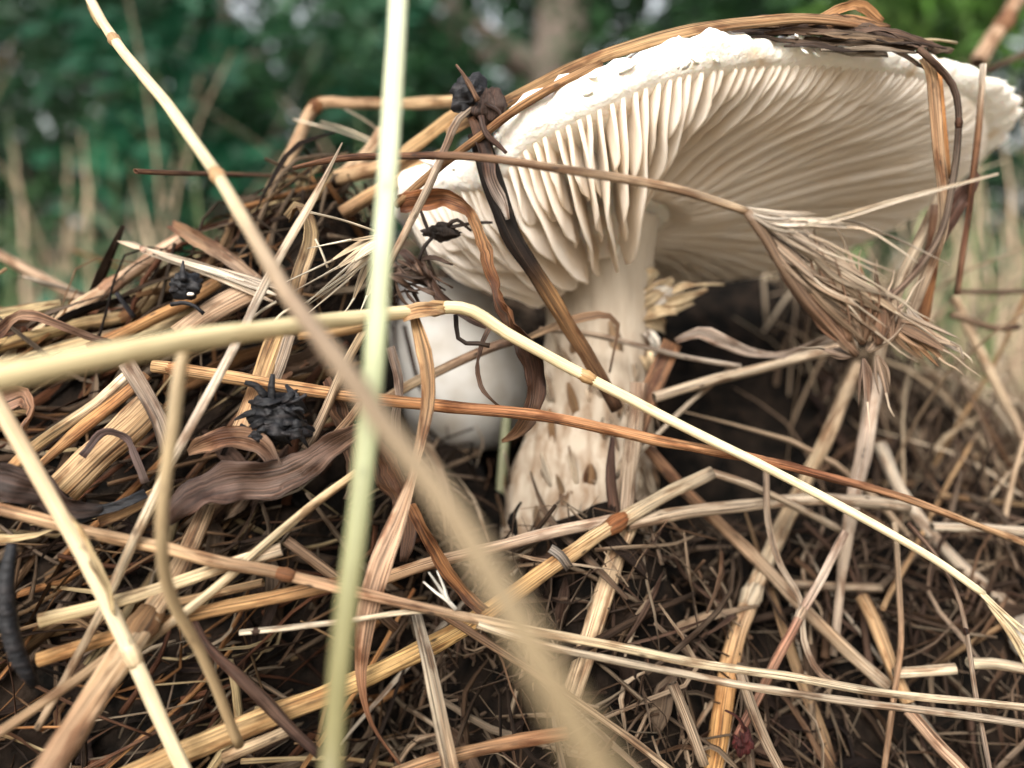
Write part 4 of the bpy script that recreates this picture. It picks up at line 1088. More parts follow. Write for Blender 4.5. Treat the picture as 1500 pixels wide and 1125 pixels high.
stalk('dark_far_twig', 'dark blurred twig leaning behind the right edge of the cap', [(1440, 105, .25), (1475, 90, .252), (1530, 66, .255)], 9, [(.16, .11, .08), (.2, .14, .1)], cat='twig')
stalk('level_far_twig', 'dark level twig behind the brown ear at right', [(1400, 426, .205), (1450, 427, .205), (1530, 425, .206)], 7, [(.2, .14, .1), (.16, .11, .08)], cat='twig')
stalk('kinked_far_twig', 'dark kinked twig pointing right from behind the ear', [(1392, 460, .20), (1430, 472, .20), (1462, 481, .20), (1492, 479, .20)], 9, [(.26, .19, .13), (.2, .14, .1)], cat='twig')
stalk('tuft_stem_orange', 'rust-orange leaf sheath rising behind the brown grass ear', [(1372, 300, .166), (1366, 360, .168), (1358, 420, .171), (1345, 490, .175)], 22, [(.3, .2, .14), (.36, .22, .14), (.46, .24, .1), (.4, .24, .14)], kind='blade', cat='leaf sheath', cup=.3)
stalk('tuft_stem_pale', 'pale straw leaning up behind the brown grass ear', [(1385, 265, .170), (1358, 330, .170), (1325, 400, .171), (1298, 480, .174), (1285, 540, .178)], 16, [(.5, .42, .33), (.56, .47, .36), (.54, .46, .36), (.48, .4, .31)])

# --- brown grass ear on its arching stem
def lance(a, b, w, bulge, n=9, ref=(0, -1, .15), cup=.25, tipw=.08, roll=0.0):
    """a lance-shaped husk from a to b"""
    a, b = np.asarray(a), np.asarray(b)
    m = (a + b) / 2 + np.asarray(bulge)
    path = smooth_path([a, m, b], .0012, 24, 10)
    return sweep(path, np.array([.35, .8, 1, .95, .75, .45, tipw]) * w, np.array([.5, .9, 1, .9, .7, .4, .15]) * w * .38, roll, n, cup, ref=ref, edge=.12)
ear_stem_px = [(432, 246, .150), (500, 233, .141), (600, 228, .130), (700, 231, .1245), (800, 244, .1225), (900, 259, .1215), (1000, 280, .1215), (1060, 299, .122), (1095, 310, .1225)]
wp, dd = to_world(ear_stem_px)
ear = thing('brown_grass_ear', 'thin arching brown stem ending in a drooping bristly grass ear', 'grass ear', tuple(wp[0]))
path = jitter(smooth_path(wp, .002, 90), .0002)
v, f, u = sweep(path, np.array([.7, 1, 1, 1, 1.05, 1.1, 1.2, 1]) * .00125, np.array([.7, 1, 1, 1, 1.05, 1.1, 1.2, 1]) * .00115, 0, 10, wob=.15)
mesh_obj('stem', v, f, M_STRAW, ear, u, shade([(.20, .11, .06), (.22, .12, .065), (.26, .15, .09), (.34, .24, .16), (.42, .32, .22), (.48, .38, .27)], len(path), 10, None))
ax_px = [(1095, 310, .1225), (1120, 345, .1225), (1150, 395, .123), (1185, 445, .124), (1225, 490, .126), (1255, 520, .127)]
aw, _ = to_world(ax_px)
apath = smooth_path(aw, .0015, 40)
v, f, u = sweep(apath, [.0017, .0019, .0017, .0012], [.0015, .0016, .0015, .001], 0, 9)
mesh_obj('ear_axis', v, f, M_AWN, ear, u, shade([(.34, .25, .17), (.26, .17, .11), (.30, .19, .12)], len(apath), 9, None))
spk = [  # base pixel, tip pixel, depth base/tip, width px, colour, awn end
    ((1092, 306), (1240, 322), .1222, .1205, 15, (.60, .52, .42), (1392, 388)),
    ((1100, 310), (1265, 336), .1224, .1200, 15, (.66, .58, .48), (1345, 385)),
    ((1104, 316), (1200, 350), .1226, .1195, 13, (.50, .40, .30), (1330, 405)),
    ((1098, 314), (1200, 328), .1220, .1190, 12, (.68, .6, .5), (1462, 256)),
    ((1112, 325), (1215, 372), .1225, .1200, 17, (.55, .46, .36), (1300, 408)),
    ((1120, 340), (1205, 420), .1228, .1210, 16, (.44, .34, .25), (1255, 440)),
    ((1118, 330), (1232, 438), .1232, .1245, 24, (.38, .29, .20), (1262, 470)),
    ((1140, 352), (1262, 452), .1230, .1242, 24, (.44, .34, .24), (1300, 480)),
    ((1128, 330), (1285, 418), .1228, .1238, 22, (.48, .38, .28), (1335, 445)),
    ((1172, 405), (1300, 500), .1238, .1262, 26, (.34, .25, .17), (1345, 530)),
    ((1205, 392), (1328, 468), .1236, .1258, 24, (.42, .32, .22), (1375, 500)),
    ((1180, 362), (1318, 440), .1230, .1246, 20, (.50, .41, .31), (1368, 470)),
    ((1245, 500), (1193, 342), .1262, .1225, 30, (.30, .19, .12), (1190, 325)),
    ((1262, 500), (1215, 378), .1265, .1235, 24, (.40, .29, .20), (1208, 360)),
    ((1262, 505), (1258, 382), .1268, .1235, 26, (.28, .17, .10), (1262, 365)),
    ((1288, 505), (1282, 398), .1272, .1245, 26, (.32, .20, .13), (1284, 380)),
    ((1275, 500), (1235, 350), .127, .124, 20, (.48, .37, .27), (1225, 325)),
    ((1240, 505), (1170, 405), .1262, .1238, 22, (.28, .17, .11), (1150, 380)),
    ((1225, 490), (1140, 385), .1258, .1235, 18, (.24, .15, .1), (1118, 350)),
    ((1305, 500), (1300, 430), .1280, .126, 20, (.38, .26, .18), (1310, 395)),
    ((1255, 520), (1205, 440), .1268, .125, 20, (.36, .26, .18), (1180, 420)),
    ((1270, 515), (1330, 440), .1285, .127, 20, (.46, .36, .27), (1355, 405)),
    ((1300, 470), (1395, 520), .1285, .1265, 28, (.34, .22, .13), (1437, 552)),
    ((1318, 460), (1405, 508), .1290, .1275, 26, (.46, .36, .26), (1412, 530)),
    ((1320, 480), (1385, 532), .1288, .1275, 20, (.40, .24, .12), (1412, 550)),
    ((1330, 452), (1415, 520), .1295, .1285, 16, (.50, .42, .34), (1425, 532)),
    ((1285, 520), (1300, 585), .1285, .128, 16, (.36, .26, .18), (1310, 610)),
    ((1265, 525), (1272, 600), .1280, .128, 14, (.30, .2, .14), (1275, 640)),
    ((1250, 522), (1200, 510), .1275, .127, 12, (.32, .25, .2), (1170, 508)),
]
for (a, b, d0, d1, w, c, aw_) in spk:
    A, Bp = P(*a, d0), P(*b, d1)
    T = Bp - A
    bul = np.cross(T, (0, -1, 0)); bul = bul / np.linalg.norm(bul) * np.linalg.norm(T) * rng.uniform(-.06, .1)
    wm = w * .85 * (d0 + d1) / 2 / FPX
    bag = Bag()
    bag.add(lance(A, Bp, wm * .8, bul, roll=rng.uniform(-.3, .3)), c)
    side = np.cross(T, (0, -1, 0)); side /= np.linalg.norm(side)
    for k in (-1, 1, -.5, 1.4):
        q = rng.uniform(.6, 1.0)
        bag.add(lance(A + side * k * wm * .1, A + T * q + side * k * wm * rng.uniform(.35, .75) + np.array((0, rng.uniform(-.001, .001), 0)), wm * rng.uniform(.3, .55), bul + side * k * wm * .25, roll=k * .6), np.array(c) * rng.uniform(.75, 1.25))
    s = bag.build('spikelet', M_AWN, ear)
    E = P(*aw_, d1 - .001)
    ap = smooth_path([A + T * .85, A + T * 1.02, (Bp + E) / 2 + side * rng.uniform(-.0004, .0004), E], .003, 20)
    v, f, u = sweep(ap, [.00042, .00036, .00028, .00012], [.00042, .00036, .00028, .00012], 0, 6)
    mesh_obj('awn', v, f, M_AWN, s, u, np.tile(np.minimum(1, np.array(c) * .6 + np.array((.32, .28, .22))), (len(v), 1)))
    for k in range(0):
        E2 = A + (E - A) * rng.uniform(.75, 1.0) + side * rng.normal(0, .0022) + np.array((0, rng.uniform(-.0015, .0015), rng.normal(0, .0008)))
        ap = smooth_path([A + T * .5, A + T * .9 + side * rng.normal(0, .0006), E2], .003, 16)
        v, f, u = sweep(ap, [.0003, .00024, .0001], [.0003, .00024, .0001], 0, 5)
        mesh_obj('awn', v, f, M_AWN, s, u, np.tile(np.minimum(1, np.array(c) * .7 + np.array((.2, .17, .13))), (len(v), 1)))

# --- pale awned ears on the left heap
def fan_ear(name, label, root_px, specs):
    o = P(*root_px)
    t = thing(name, label, 'grass ear', tuple(o))
    for (a, b, d0, d1, w, c, aw_) in specs:
        A, Bp = P(*a, d0), P(*b, d1)
        T = Bp - A
        side = np.cross(T, (0, -1, 0)); side /= np.linalg.norm(side)
        wm = w * (d0 + d1) / 2 / FPX
        s = None
        v, f, u = lance(A, Bp, wm, side * np.linalg.norm(T) * rng.uniform(-.03, .03), roll=rng.uniform(-.3, .3))
        s = mesh_obj('husk', v, f, M_AWN, t, u, np.tile(c, (len(v), 1)))
        if aw_:
            E = P(*aw_, d1)
            ap = smooth_path([A + T * .9, (Bp + E) / 2, E], .003, 16)
            v, f, u = sweep(ap, [.00045, .0003, .00014], [.00045, .0003, .00014], 0, 6)
            mesh_obj('awn', v, f, M_AWN, s, u, np.tile((.72, .66, .54), (len(v), 1)))
    return t
fan_ear('pale_awned_ear', 'pale cream fan-shaped grass ear with long bristles behind the green stem', (560, 345, .138), [
    ((562, 342), (480, 385), .138, .135, 11, (.66, .54, .36), (416, 414)), ((562, 348), (490, 395), .138, .134, 15, (.72, .60, .42), (428, 428)),
    ((560, 355), (500, 408), .138, .134, 12, (.68, .56, .4), (446, 444)), ((564, 352), (515, 385), .138, .1335, 16, (.74, .64, .47), (450, 444)),
    ((560, 360), (510, 405), .138, .1345, 8, (.7, .6, .44), (452, 446)), ((560, 362), (505, 415), .138, .1345, 6, (.7, .62, .48), (452, 458)),
    ((556, 345), (510, 352), .138, .135, 6, (.66, .54, .38), (450, 364)), ((552, 360), (515, 445), .139, .138, 13, (.52, .42, .29), (502, 460)),
    ((562, 370), (535, 440), .139, .138, 13, (.50, .41, .29), (528, 455)), ((560, 340), (548, 375), .138, .136, 14, (.62, .5, .34), None)])
fan_ear('split_pale_ear', 'pale split grass sheath with a pinkish knob tip at the left of the heap', (410, 445, .150), [
    ((212, 364), (172, 353), .156, .157, 10, (.68, .56, .42), None), ((206, 368), (216, 362), .156, .156, 14, (.44, .28, .19), None),
    ((372, 415), (206, 361), .151, .156, 11, (.62, .54, .42), None), ((385, 420), (212, 366), .150, .155, 12, (.58, .49, .38), None),
    ((400, 442), (206, 369), .150, .1555, 9, (.56, .47, .36), None), ((405, 432), (232, 374), .1495, .154, 11, (.64, .56, .45), None),
    ((420, 425), (280, 385), .150, .153, 10, (.56, .46, .35), None)])
# fine silvery bristles on the heap
for i, (a, b, d) in enumerate((((365, 470), (405, 442), .129), ((402, 470), (425, 452), .129), ((450, 310), (548, 338), .140), ((462, 350), (480, 392), .141), ((1180, 330), (1462, 255), .119), ((430, 175), (560, 215), .19), ((470, 178), (545, 205), .188), ((505, 160), (560, 195), .188))):
    pth = smooth_path([P(*a, d), P((a[0] + b[0]) / 2, (a[1] + b[1]) / 2 + rng.uniform(-3, 3), d), P(*b, d)], .003)
    v, f, u = sweep(pth, .00045, .00045, 0, 6)
    o = mesh_obj('bristle', v, f, M_AWN, None, u, np.tile((.70, .62, .48), (len(v), 1)))
    tag(o, 'single hair-thin pale bristle caught among the straw and husks', 'bristle', 'loose bristles')
pth = smooth_path([P(652, 893, .1265), P(640, 862, .1265), (P(628, 838, .1262))], .002)
o = thing('white_bristle', 'tiny forked white bristle standing on the knotted straw', 'bristle', tuple(pth[0]))
for b in ((628, 838), (640, 836), (620, 852)):
    q = smooth_path([P(668, 893, .126), P(656, 880, .126), P((656 + b[0]) / 2 + 3, (880 + b[1]) / 2 + 4, .126), P(*b, .126)], .001)
    v, f, u = sweep(q, [.0007, .0005, .0002], [.0005, .0004, .0002], 0, 6)
    mesh_obj('prong', v, f, M_AWN, o, u, np.tile((.8, .77, .7), (len(v), 1)))

# --- blackened lumps
def ico(n=3):
    import bmesh
    bm = bmesh.new()
    bmesh.ops.create_icosphere(bm, subdivisions=n, radius=1)
    V = np.array([v.co[:] for v in bm.verts]); F = [tuple(v.index for v in f.verts) for f in bm.faces]
    bm.free()
    return V, F
ICO_V, ICO_F = ico(4)
def lump(name, parent, c, size, mat, amp=.4, fr=1.8, seed=0, cols=None):
    V = ICO_V.copy()
    out = np.empty_like(V)
    for i, p in enumerate(V):
        a = 1 + amp * mnoise.noise((p[0] * fr + seed, p[1] * fr, p[2] * fr)) + amp * .45 * (1 - 2 * abs(mnoise.noise((p[0] * fr * 1.3, p[1] * fr * 1.3 + seed, p[2] * fr * 2.6)))) - amp * .2
        out[i] = np.asarray(c) + p * a * np.asarray(size)
    o = mesh_obj(name, out, ICO_F, mat, parent, uvs=(V[:, :2] * .005 + 1) if cols is not None else None, cols=np.tile(cols, (len(V), 1)) if cols is not None else None)
    return o
def spike(name, parent, pts, w, mat=M_CHAR, col=(.02, .02, .02), tp=(1, .9, .6)):
    wp, d = to_world(pts)
    pth = jitter(smooth_path(wp, .0008, 24), .0003)
    wm = w * float(np.mean(d)) / FPX
    v, f, u = sweep(pth, np.array(tp) * wm, np.array(tp) * wm * .7, 0, 8, wob=.5)
    mesh_obj(name, v, f, mat, parent, u, np.tile(col, (len(v), 1)))
cl = thing('burnt_clump', 'black burnt-looking clump with prongs in the middle of the heap', 'plant debris', tuple(P(405, 640, .135)))
lump('body', cl, P(402, 604, .134), (.0046, .0032, .0030), M_CHAR, .4, 1.5, 3)
lump('lower_mass', cl, P(412, 628, .134), (.0044, .003, .0022), M_CHAR, .5, 2.0, 9)
spike('prong', cl, [(398, 592, .1315), (396, 570, .131), (398, 548, .131)], 13)
spike('prong', cl, [(392, 580, .1315), (376, 565, .131), (360, 560, .131)], 12)
spike('prong', cl, [(420, 590, .1315), (438, 585, .131), (450, 578, .131)], 8)
spike('prong', cl, [(425, 600, .1315), (440, 598, .131), (446, 604, .131)], 7)
for i in range(26):
    x0, y0 = rng.uniform(368, 438), rng.uniform(582, 640)
    a = rng.normal(.15, .5); L = rng.uniform(25, 60)
    q = [(x0 - L / 2 * math.cos(a), y0 - L / 2 * math.sin(a), .1335), (x0, y0 + rng.uniform(-5, 3), .1305 + rng.uniform(-.0008, .0012)), (x0 + L / 2 * math.cos(a), y0 + L / 2 * math.sin(a), .1335)]
    stalk('fibre', None, q, rng.uniform(7, 18), np.array((.035, .032, .035)) * rng.uniform(.4, 1.6), kind='blade', parent=cl, edge=.15, jit=.0006, twist=(0, rng.uniform(-1.2, 1.2)), taper=(.3, 1, .3), mat=M_CHAR)
sp = thing('black_seed_pod', 'small dark reddish-black seed pod with a pointed tip under the pale sheath', 'seed pod', tuple(P(272, 440, .148)))
lump('husk', sp, P(272, 418, .1485), (.0028, .0024, .0022), M_CHAR, .45, 1.8, 21)
spike('tip', sp, [(268, 412, .146), (267, 395, .146), (268, 382, .146)], 13, tp=(1, .7, .2))
spike('stub', sp, [(250, 447, .1475), (268, 444, .1468), (285, 449, .1465), (298, 461, .147)], 6, tp=(1, 1, 1))
lump('seed_scar', sp, P(279, 431, .1462), (.0006, .0003, .0003), M_FLESH, .3, 2, 4)
sb = thing('black_bark_lump', 'black crumbly lump with a thorn perched on the left of the cap rim', 'plant debris', tuple(P(695, 185, .146)))
lump('body', sb, P(690, 142, .1455), (.0030, .0026, .0034), M_CHAR, .5, 1.9, 33)
lump('brown_side', sb, P(714, 158, .1455), (.0030, .002, .0036), M_LEAF, .5, 1.8, 41, cols=(.14, .09, .07))
spike('thorn', sb, [(700, 148, .1425), (686, 120, .142), (668, 94, .1418)], 8, M_LEAF, (.26, .16, .1), (1, .9, .4))
spike('thorn', sb, [(712, 150, .1435), (732, 162, .143), (738, 178, .143)], 8, M_LEAF, (.14, .09, .07))
spike('wisp', sb, [(705, 170, .143), (712, 195, .1425), (735, 218, .143), (742, 225, .143)], 10, M_LEAF, (.12, .07, .05))
bz = thing('dark_leaf_scrap', 'dark shrivelled scrap with spidery legs on the left lobe gills', 'plant debris', tuple(P(640, 345, .150)))
lump('body', bz, P(648, 340, .150), (.0030, .0012, .0016), M_LEAF, .5, 1.8, 52, cols=(.07, .05, .04))
for pts in ([(630, 345, .149), (622, 325, .149), (615, 305, .1488)], [(660, 334, .149), (690, 328, .149), (722, 327, .1492)], [(655, 330, .149), (668, 322, .1485), (690, 338, .149)], [(632, 348, .149), (620, 362, .149), (612, 385, .1495)]):
    spike('leg', bz, pts, 6, M_LEAF, (.08, .055, .045))
fb = thing('fibrous_brown_mat', 'fuzzy brown fibre mat under the left lobe of the cap', 'plant debris', tuple(P(600, 430, .152)))
for i in range(34):
    x0, y0 = rng.uniform(580, 640), rng.uniform(385, 440)
    L = rng.uniform(30, 70); a = rng.normal(.55, .4)
    p = [(x0 - L / 2 * math.cos(a), y0 - L / 2 * math.sin(a), .151 + rng.uniform(-.002, .003)), (x0 + rng.uniform(-8, 8), y0 + rng.uniform(-8, 8), .149 + rng.uniform(-.002, .002)), (x0 + L / 2 * math.cos(a), y0 + L / 2 * math.sin(a), .151 + rng.uniform(-.002, .003))]
    c = np.array((.22, .15, .11)) * rng.uniform(.5, 1.4)
    stalk('fibre', None, p, rng.uniform(3, 10), c, kind='blade', parent=fb, edge=.4, jit=.0008, twist=(0, rng.uniform(-1, 1)), taper=(.4, 1, .3))
st = thing('white_stone_chip', 'pale crumbly white chip half buried low in the litter', 'stone', tuple(P(975, 1090, .158)))
lump('body', st, P(975, 1050, .158), (.0058, .003, .0062), M_CHIP, .3, 1.3, 61)
st2 = lump('pale_lichen_stone', None, P(1500, 930, .170), (.0030, .003, .0044), M_CHIP, .25, 1.1, 71)
tag(st2, 'pale greenish-white stone at the right edge below the yellow straw tip', 'stone')
rl = thing('red_leaf_scrap', 'dark red withered scrap low beside the reddish stem', 'plant debris', tuple(P(1090, 1095, .146)))
lump('body', rl, P(1088, 1085, .1455), (.0016, .0012, .0022), M_LEAF, .6, 2.0, 81, cols=(.16, .035, .035))
spike('wisp', rl, [(1092, 1070, .1445), (1080, 1050, .144), (1062, 1040, .144)], 5, M_LEAF, (.12, .04, .03))

# ------------------------------------------------------------------ loose litter on the heap
def surf_normal(x, y, e=.004):
    n = np.array((-(float(H(x + e, y)) - float(H(x - e, y))) / (2 * e), -(float(H(x, y + e)) - float(H(x, y - e))) / (2 * e), 1.0))
    return n / np.linalg.norm(n)
def near_mushroom(p, r=.016):
    # keep clear of the stem, the gills and the button mushroom
    u = (s_top[2] - p[2]) / (s_top[2] - s_bot[2])
    c = s_top + (s_bot - s_top) * min(max(u, 0), 1)
    if np.hypot(p[0] - c[0], p[1] - c[1]) < r + .004 and p[2] > s_bot[2] + .004:
        return True
    if p[2] > .008 and p[0] > -.024 and .13 < p[1] < .25 and p[0] < .12:
        return True
    if .028 < p[0] < .088 and .195 < p[1] < .285 and rng.random() < .8:      # the hollow under the far side of the cap
        return True
    if np.hypot(p[0] - bc[0], p[1] - bc[1]) < .017 and p[2] > -.03:
        return True
    # keep the air between the camera and the stem free
    if -.03 < p[0] < .035 and .10 < p[1] < .19 and p[2] > -.015 - (.19 - p[1]) * .18:
        return True
    return False
def strand_path(x, y, L, off, kind, bend=.12):
    n = surf_normal(x, y)
    c = np.array((x, y, float(H(x, y)))) + n * off
    if kind == 'heap':
        a = rng.normal(.62, .45)                       # most stalks on the heap point up to the right
    elif kind == 'stand':
        a = rng.normal(1.45, .45)
    else:
        a = rng.uniform(0, math.pi)
    ex = np.array((1.0, 0, 0)); ex -= (ex @ n) * n; ex /= np.linalg.norm(ex)
    ey = np.cross(n, ex)
    T = ex * math.cos(a) + ey * math.sin(a) + n * rng.normal(0, .16)
    if kind == 'stand':
        T = np.array((rng.normal(0, .45), rng.normal(0, .5), 1.0)); c = c + np.array((0, 0, L * .25))
    T /= np.linalg.norm(T)
    S = np.cross(T, n)
    b1, b2 = rng.normal(0, bend, 2) * L
    q = np.array([c - T * L / 2, c - T * L * .2 + S * b1 * .5 + n * b2 * .4, c + T * L * .15 + S * b1 + n * b2 * .5, c + T * L / 2 + S * b1 * .3])
    return q
# area-weighted sampling of the heap surface
SX, SY = np.meshgrid(np.linspace(-.20, .26, 160), np.linspace(.075, .40, 150))
SZ = H(SX, SY)
dzx, dzy = np.gradient(SZ, axis=1) / (.46 / 159), np.gradient(SZ, axis=0) / (.325 / 149)
SW = np.sqrt(1 + dzx ** 2 + dzy ** 2).ravel()
SW = SW * np.interp(SY.ravel(), [.075, .11, .2, .28, .4], [.3, 1, 1, .6, .45])
SW /= SW.sum()
def pick(n):
    k = rng.choice(len(SW), n, p=SW)
    return SX.ravel()[k] + rng.uniform(-.0015, .0015, n), SY.ravel()[k] + rng.uniform(-.0012, .0012, n)
PAL_HEAP = [TAN, ORANGE, BROWN, GREY, RUST, PALE, DARK, (.36, .24, .14)]
PAL_FINE = [(.20, .15, .11), (.27, .21, .16), (.14, .10, .075), (.33, .26, .19), (.10, .07, .05), (.23, .155, .10), (.40, .33, .25), (.17, .115, .085)]

def litter_bag(count, wlo, whi, llo, lhi, offlo, offhi, sides, blade_share, pal_scale=1.0):
    bag = Bag()
    xs, ys = pick(count)
    for x, y in zip(xs, ys):
        heap = x < -.028 and y < .24
        stand = (not heap) and x > .06 and y > .19 and rng.random() < .55
        L = rng.uniform(llo, lhi) * (1.0 if heap else .85)
        w = math.exp(rng.uniform(math.log(wlo), math.log(whi))) * (1.25 if heap else .9)
        q = strand_path(x, y, L, rng.uniform(offlo, offhi), 'heap' if heap else ('stand' if stand else 'any'), .13 if sides > 5 else .22)
        if near_mushroom(q[0]) or near_mushroom(q[-1]) or near_mushroom((q[1] + q[2]) / 2):
            continue
        c = np.array((PAL_HEAP if heap and rng.random() < .6 else PAL_FINE)[int(rng.integers(8))]) * rng.uniform(.5, 1.15) * pal_scale * (.75 if heap else 1.15)
        pth = smooth_path(q, .005, 9, 7)
        if rng.random() < blade_share:
            vfu = sweep(pth, np.array([.5, 1, .9, .3]) * w * 1.6, w * .16, (rng.uniform(-2, 2), rng.uniform(-2, 2)), 6, rng.uniform(.05, .3), ref=(.2, -1, .5))
        else:
            vfu = sweep(pth, np.array([1, 1, .9, .7]) * w, np.array([1, 1, .9, .7]) * w * .8, 0, sides)
        bag.add(vfu, np.minimum(c, .75))
    return bag
b = litter_bag(13000, .00025, .0010, .008, .034, -.002, .0060, 5, .6)
tag(b.build('fine_litter', M_LITTER, origin=(0, .15, -.04)), 'tangle of fine grey-brown rotting grass bits covering the heap', 'litter', kind='stuff')
b = litter_bag(1500, .0008, .0022, .014, .050, -.001, .0055, 6, .55)
xs, ys = pick(900)
for x, y in zip(xs, ys):
    q = strand_path(x, y, rng.uniform(.008, .022), rng.uniform(-.001, .004), 'any', .3)
    if any(near_mushroom(k) for k in q):
        continue
    c = np.array([(.12, .08, .06), (.18, .12, .09), (.09, .06, .05), (.24, .17, .12), (.05, .04, .035), (.30, .23, .17)][int(rng.integers(6))]) * rng.uniform(.35, .9)
    w = rng.uniform(.0018, .0048)
    b.add(sweep(smooth_path(q, .002, 12, 8), np.array([.3, 1, .9, .2]) * w, .0003, (rng.uniform(-2, 2), rng.uniform(-2, 2)), 8, rng.uniform(.1, .4), ref=(.2, -1, .5), edge=.6), c)
tag(b.build('coarse_litter', M_LITTER, origin=(0, .15, -.04)), 'mixed loose chopped straw and leaf shreds scattered over the heap', 'litter', kind='stuff')

made = 0
xs, ys = pick(900)
for x, y in zip(xs, ys):
    if made >= 190 or y < .105:
        continue
    heap = x < -.028
    stand = (not heap) and x > .07 and y > .19 and rng.random() < .5
    L = rng.uniform(.03, .075)
    w = rng.uniform(.0007, .0019) if heap else rng.uniform(.0005, .0014)
    q = strand_path(x, y, L, rng.uniform(.002, .013 if heap else .010), 'heap' if heap else ('stand' if stand else 'any'), .05)
    if any(near_mushroom(k) for k in q) or near_mushroom((q[0] + q[1]) / 2) or near_mushroom((q[2] + q[3]) / 2):
        continue
    if min(k[1] for k in q) < .10 or (heap and max(k[2] for k in q) > float(H(x, y)) + .035):
        continue
    made += 1
    pth = jitter(smooth_path(q, .004, 18, 10), .0003)
    blade = rng.random() < .3
    pal = [('tan', TAN), ('orange-brown', ORANGE), ('pale yellow', PALE), ('grey', GREY), ('pinkish', PINK), ('dark brown', BROWN), ('ash-coloured', ASH)] if heap else [('grey', GREY), ('dull fawn', (.40, .32, .24)), ('tan', TAN), ('dark brown', BROWN), ('ash-coloured', ASH), ('grey-brown', (.30, .23, .17))]
    cname, c = pal[int(rng.integers(len(pal)))]
    c = np.array(c) * rng.uniform(.8, 1.1) * (.95 if heap else .8)
    if blade:
        v, f, u = sweep(pth, np.array([.5, 1, 1, .4]) * w * 2, .0004, (rng.uniform(-1, 1), rng.uniform(-1, 1)), 8, .25, edge=.25)
    else:
        v, f, u = sweep(pth, np.array([1, 1.05, 1, .9]) * w, np.array([1, 1, 1, .9]) * w * rng.uniform(.5, .95), 0, 9, hollow=(True, True))
    o = mesh_obj('loose_leaf' if blade else 'loose_straw', v, f, M_LEAF if blade else M_STRAW, None, u, np.tile(c, (len(v), 1)))
    size = 'short' if L < .045 else ('long' if L > .062 else 'mid-length')
    pose = 'standing' if stand else 'lying'
    where = 'in the straw heap left of the mushroom' if heap else ('in the litter right of and behind the mushroom' if x > .06 else 'in the litter below the mushroom')
    what = 'withered leaf shred' if blade else 'broken straw'
    lab = f'{size} {cname} {what} {pose} {where}'
    tag(o, lab, 'leaf' if blade else 'straw', f'{size} {cname} {what}s {pose} {where}')

# ------------------------------------------------------------------ standing dry grass behind the heap
def blade_stuff(n, xr, yr, hr, wr, pal, lean=.25):
    bag = Bag()
    for _ in range(n):
        x, y = rng.uniform(*xr), rng.uniform(*yr)
        z = float(H(x, y)) - .01
        h = rng.uniform(*hr)
        lx, ly = rng.normal(0, lean, 2) * h
        q = np.array([(x, y, z), (x + lx * .25, y + ly * .25, z + h * .4), (x + lx * .6, y + ly * .6, z + h * .75), (x + lx * 1.2, y + ly, z + h * .98)])
        w = rng.uniform(*wr)
        bag.add(sweep(smooth_path(q, .05, 8, 7), np.array([1, .9, .7, .2]) * w, w * .25, rng.uniform(-1, 1), 5, ref=(0.1, -1, 0)), np.array(pal[int(rng.integers(len(pal)))]) * rng.uniform(.7, 1.2))
    return bag
DRYP = [(.46, .36, .24), (.40, .31, .2), (.34, .27, .18), (.5, .41, .29), (.28, .21, .14)]
MIXP = DRYP + [(.12, .2, .06), (.16, .22, .09)]
bag = blade_stuff(1700, (.13, 1.2), (.36, 1.3), (.06, .26), (.0015, .004), MIXP)
tag(bag.build('dry_grass', M_GRASSBG, origin=(.5, .7, -.1)), 'standing dry beige grass behind the mushroom on the right', 'grass', kind='stuff')
bag = blade_stuff(420, (.075, .34), (.19, .37), (.018, .06), (.0007, .002), [(.30, .22, .15), (.24, .17, .11), (.36, .28, .19), (.18, .12, .08), (.42, .34, .25)], .6)
tag(bag.build('matted_dry_grass', M_GRASSBG, origin=(.18, .28, -.02)), 'matted short brown grass on the heap behind the brown grass ear', 'grass', kind='stuff')
bag = blade_stuff(900, (-1.5, .1), (.55, 1.6), (.10, .34), (.0015, .004), [(.26, .2, .14), (.2, .15, .1), (.32, .25, .17), (.10, .14, .05), (.08, .12, .05)])
tag(bag.build('undergrowth', M_GRASSBG, origin=(-.6, 1, -.1)), 'dim dry undergrowth stems in front of the green shrubs', 'grass', kind='stuff')
far_st = [(215, 450, 196, 330, .55, 12), (130, 400, 118, 190, .80, 10), (85, 460, 98, 215, .85, 9), (40, 470, 18, 205, .9, 10), (235, 470, 190, 240, .75, 12), (115, 330, 150, 190, .95, 7),
          (270, 190, 300, 60, 1.0, 8), (1405, 560, 1432, 200, .55, 8), (1455, 600, 1436, 250, .62, 9), (1490, 620, 1470, 190, .55, 8), (1435, 640, 1475, 330, .48, 8), (1475, 700, 1499, 360, .45, 8)]
for (x0, y0, x1, y1, d, w) in far_st:
    B0, T0 = P(x0, y0, d), P(x1, y1, d + .01)
    t = (float(H(B0[0], B0[1])) - .005 - B0[2]) / (B0[2] - T0[2])
    root = B0 + (B0 - T0) * max(0, t)
    pth = jitter(smooth_path([root, (root + B0) / 2, B0, (B0 + T0) / 2 + np.array((.004, 0, 0)), T0], .01, 40, 10), .002)
    wm = w * d / FPX
    v, f, u = sweep(pth, np.array([1.2, 1, .9, .6, .15]) * wm, np.array([1.2, 1, .9, .6, .15]) * wm * .8, 0, 8)
    o = mesh_obj('dry_grass_stalk', v, f, M_GRASSBG, None, u, np.tile(np.array((.46, .36, .25)) * rng.uniform(.75, 1.1), (len(v), 1)))
    right = x0 > 800
    tag(o, 'blurred upright beige stalk behind the right edge of the mushroom' if right else 'blurred upright dry stalk before the green shrubs at left', 'grass stalk', 'upright stalks at right' if right else 'upright stalks at left')

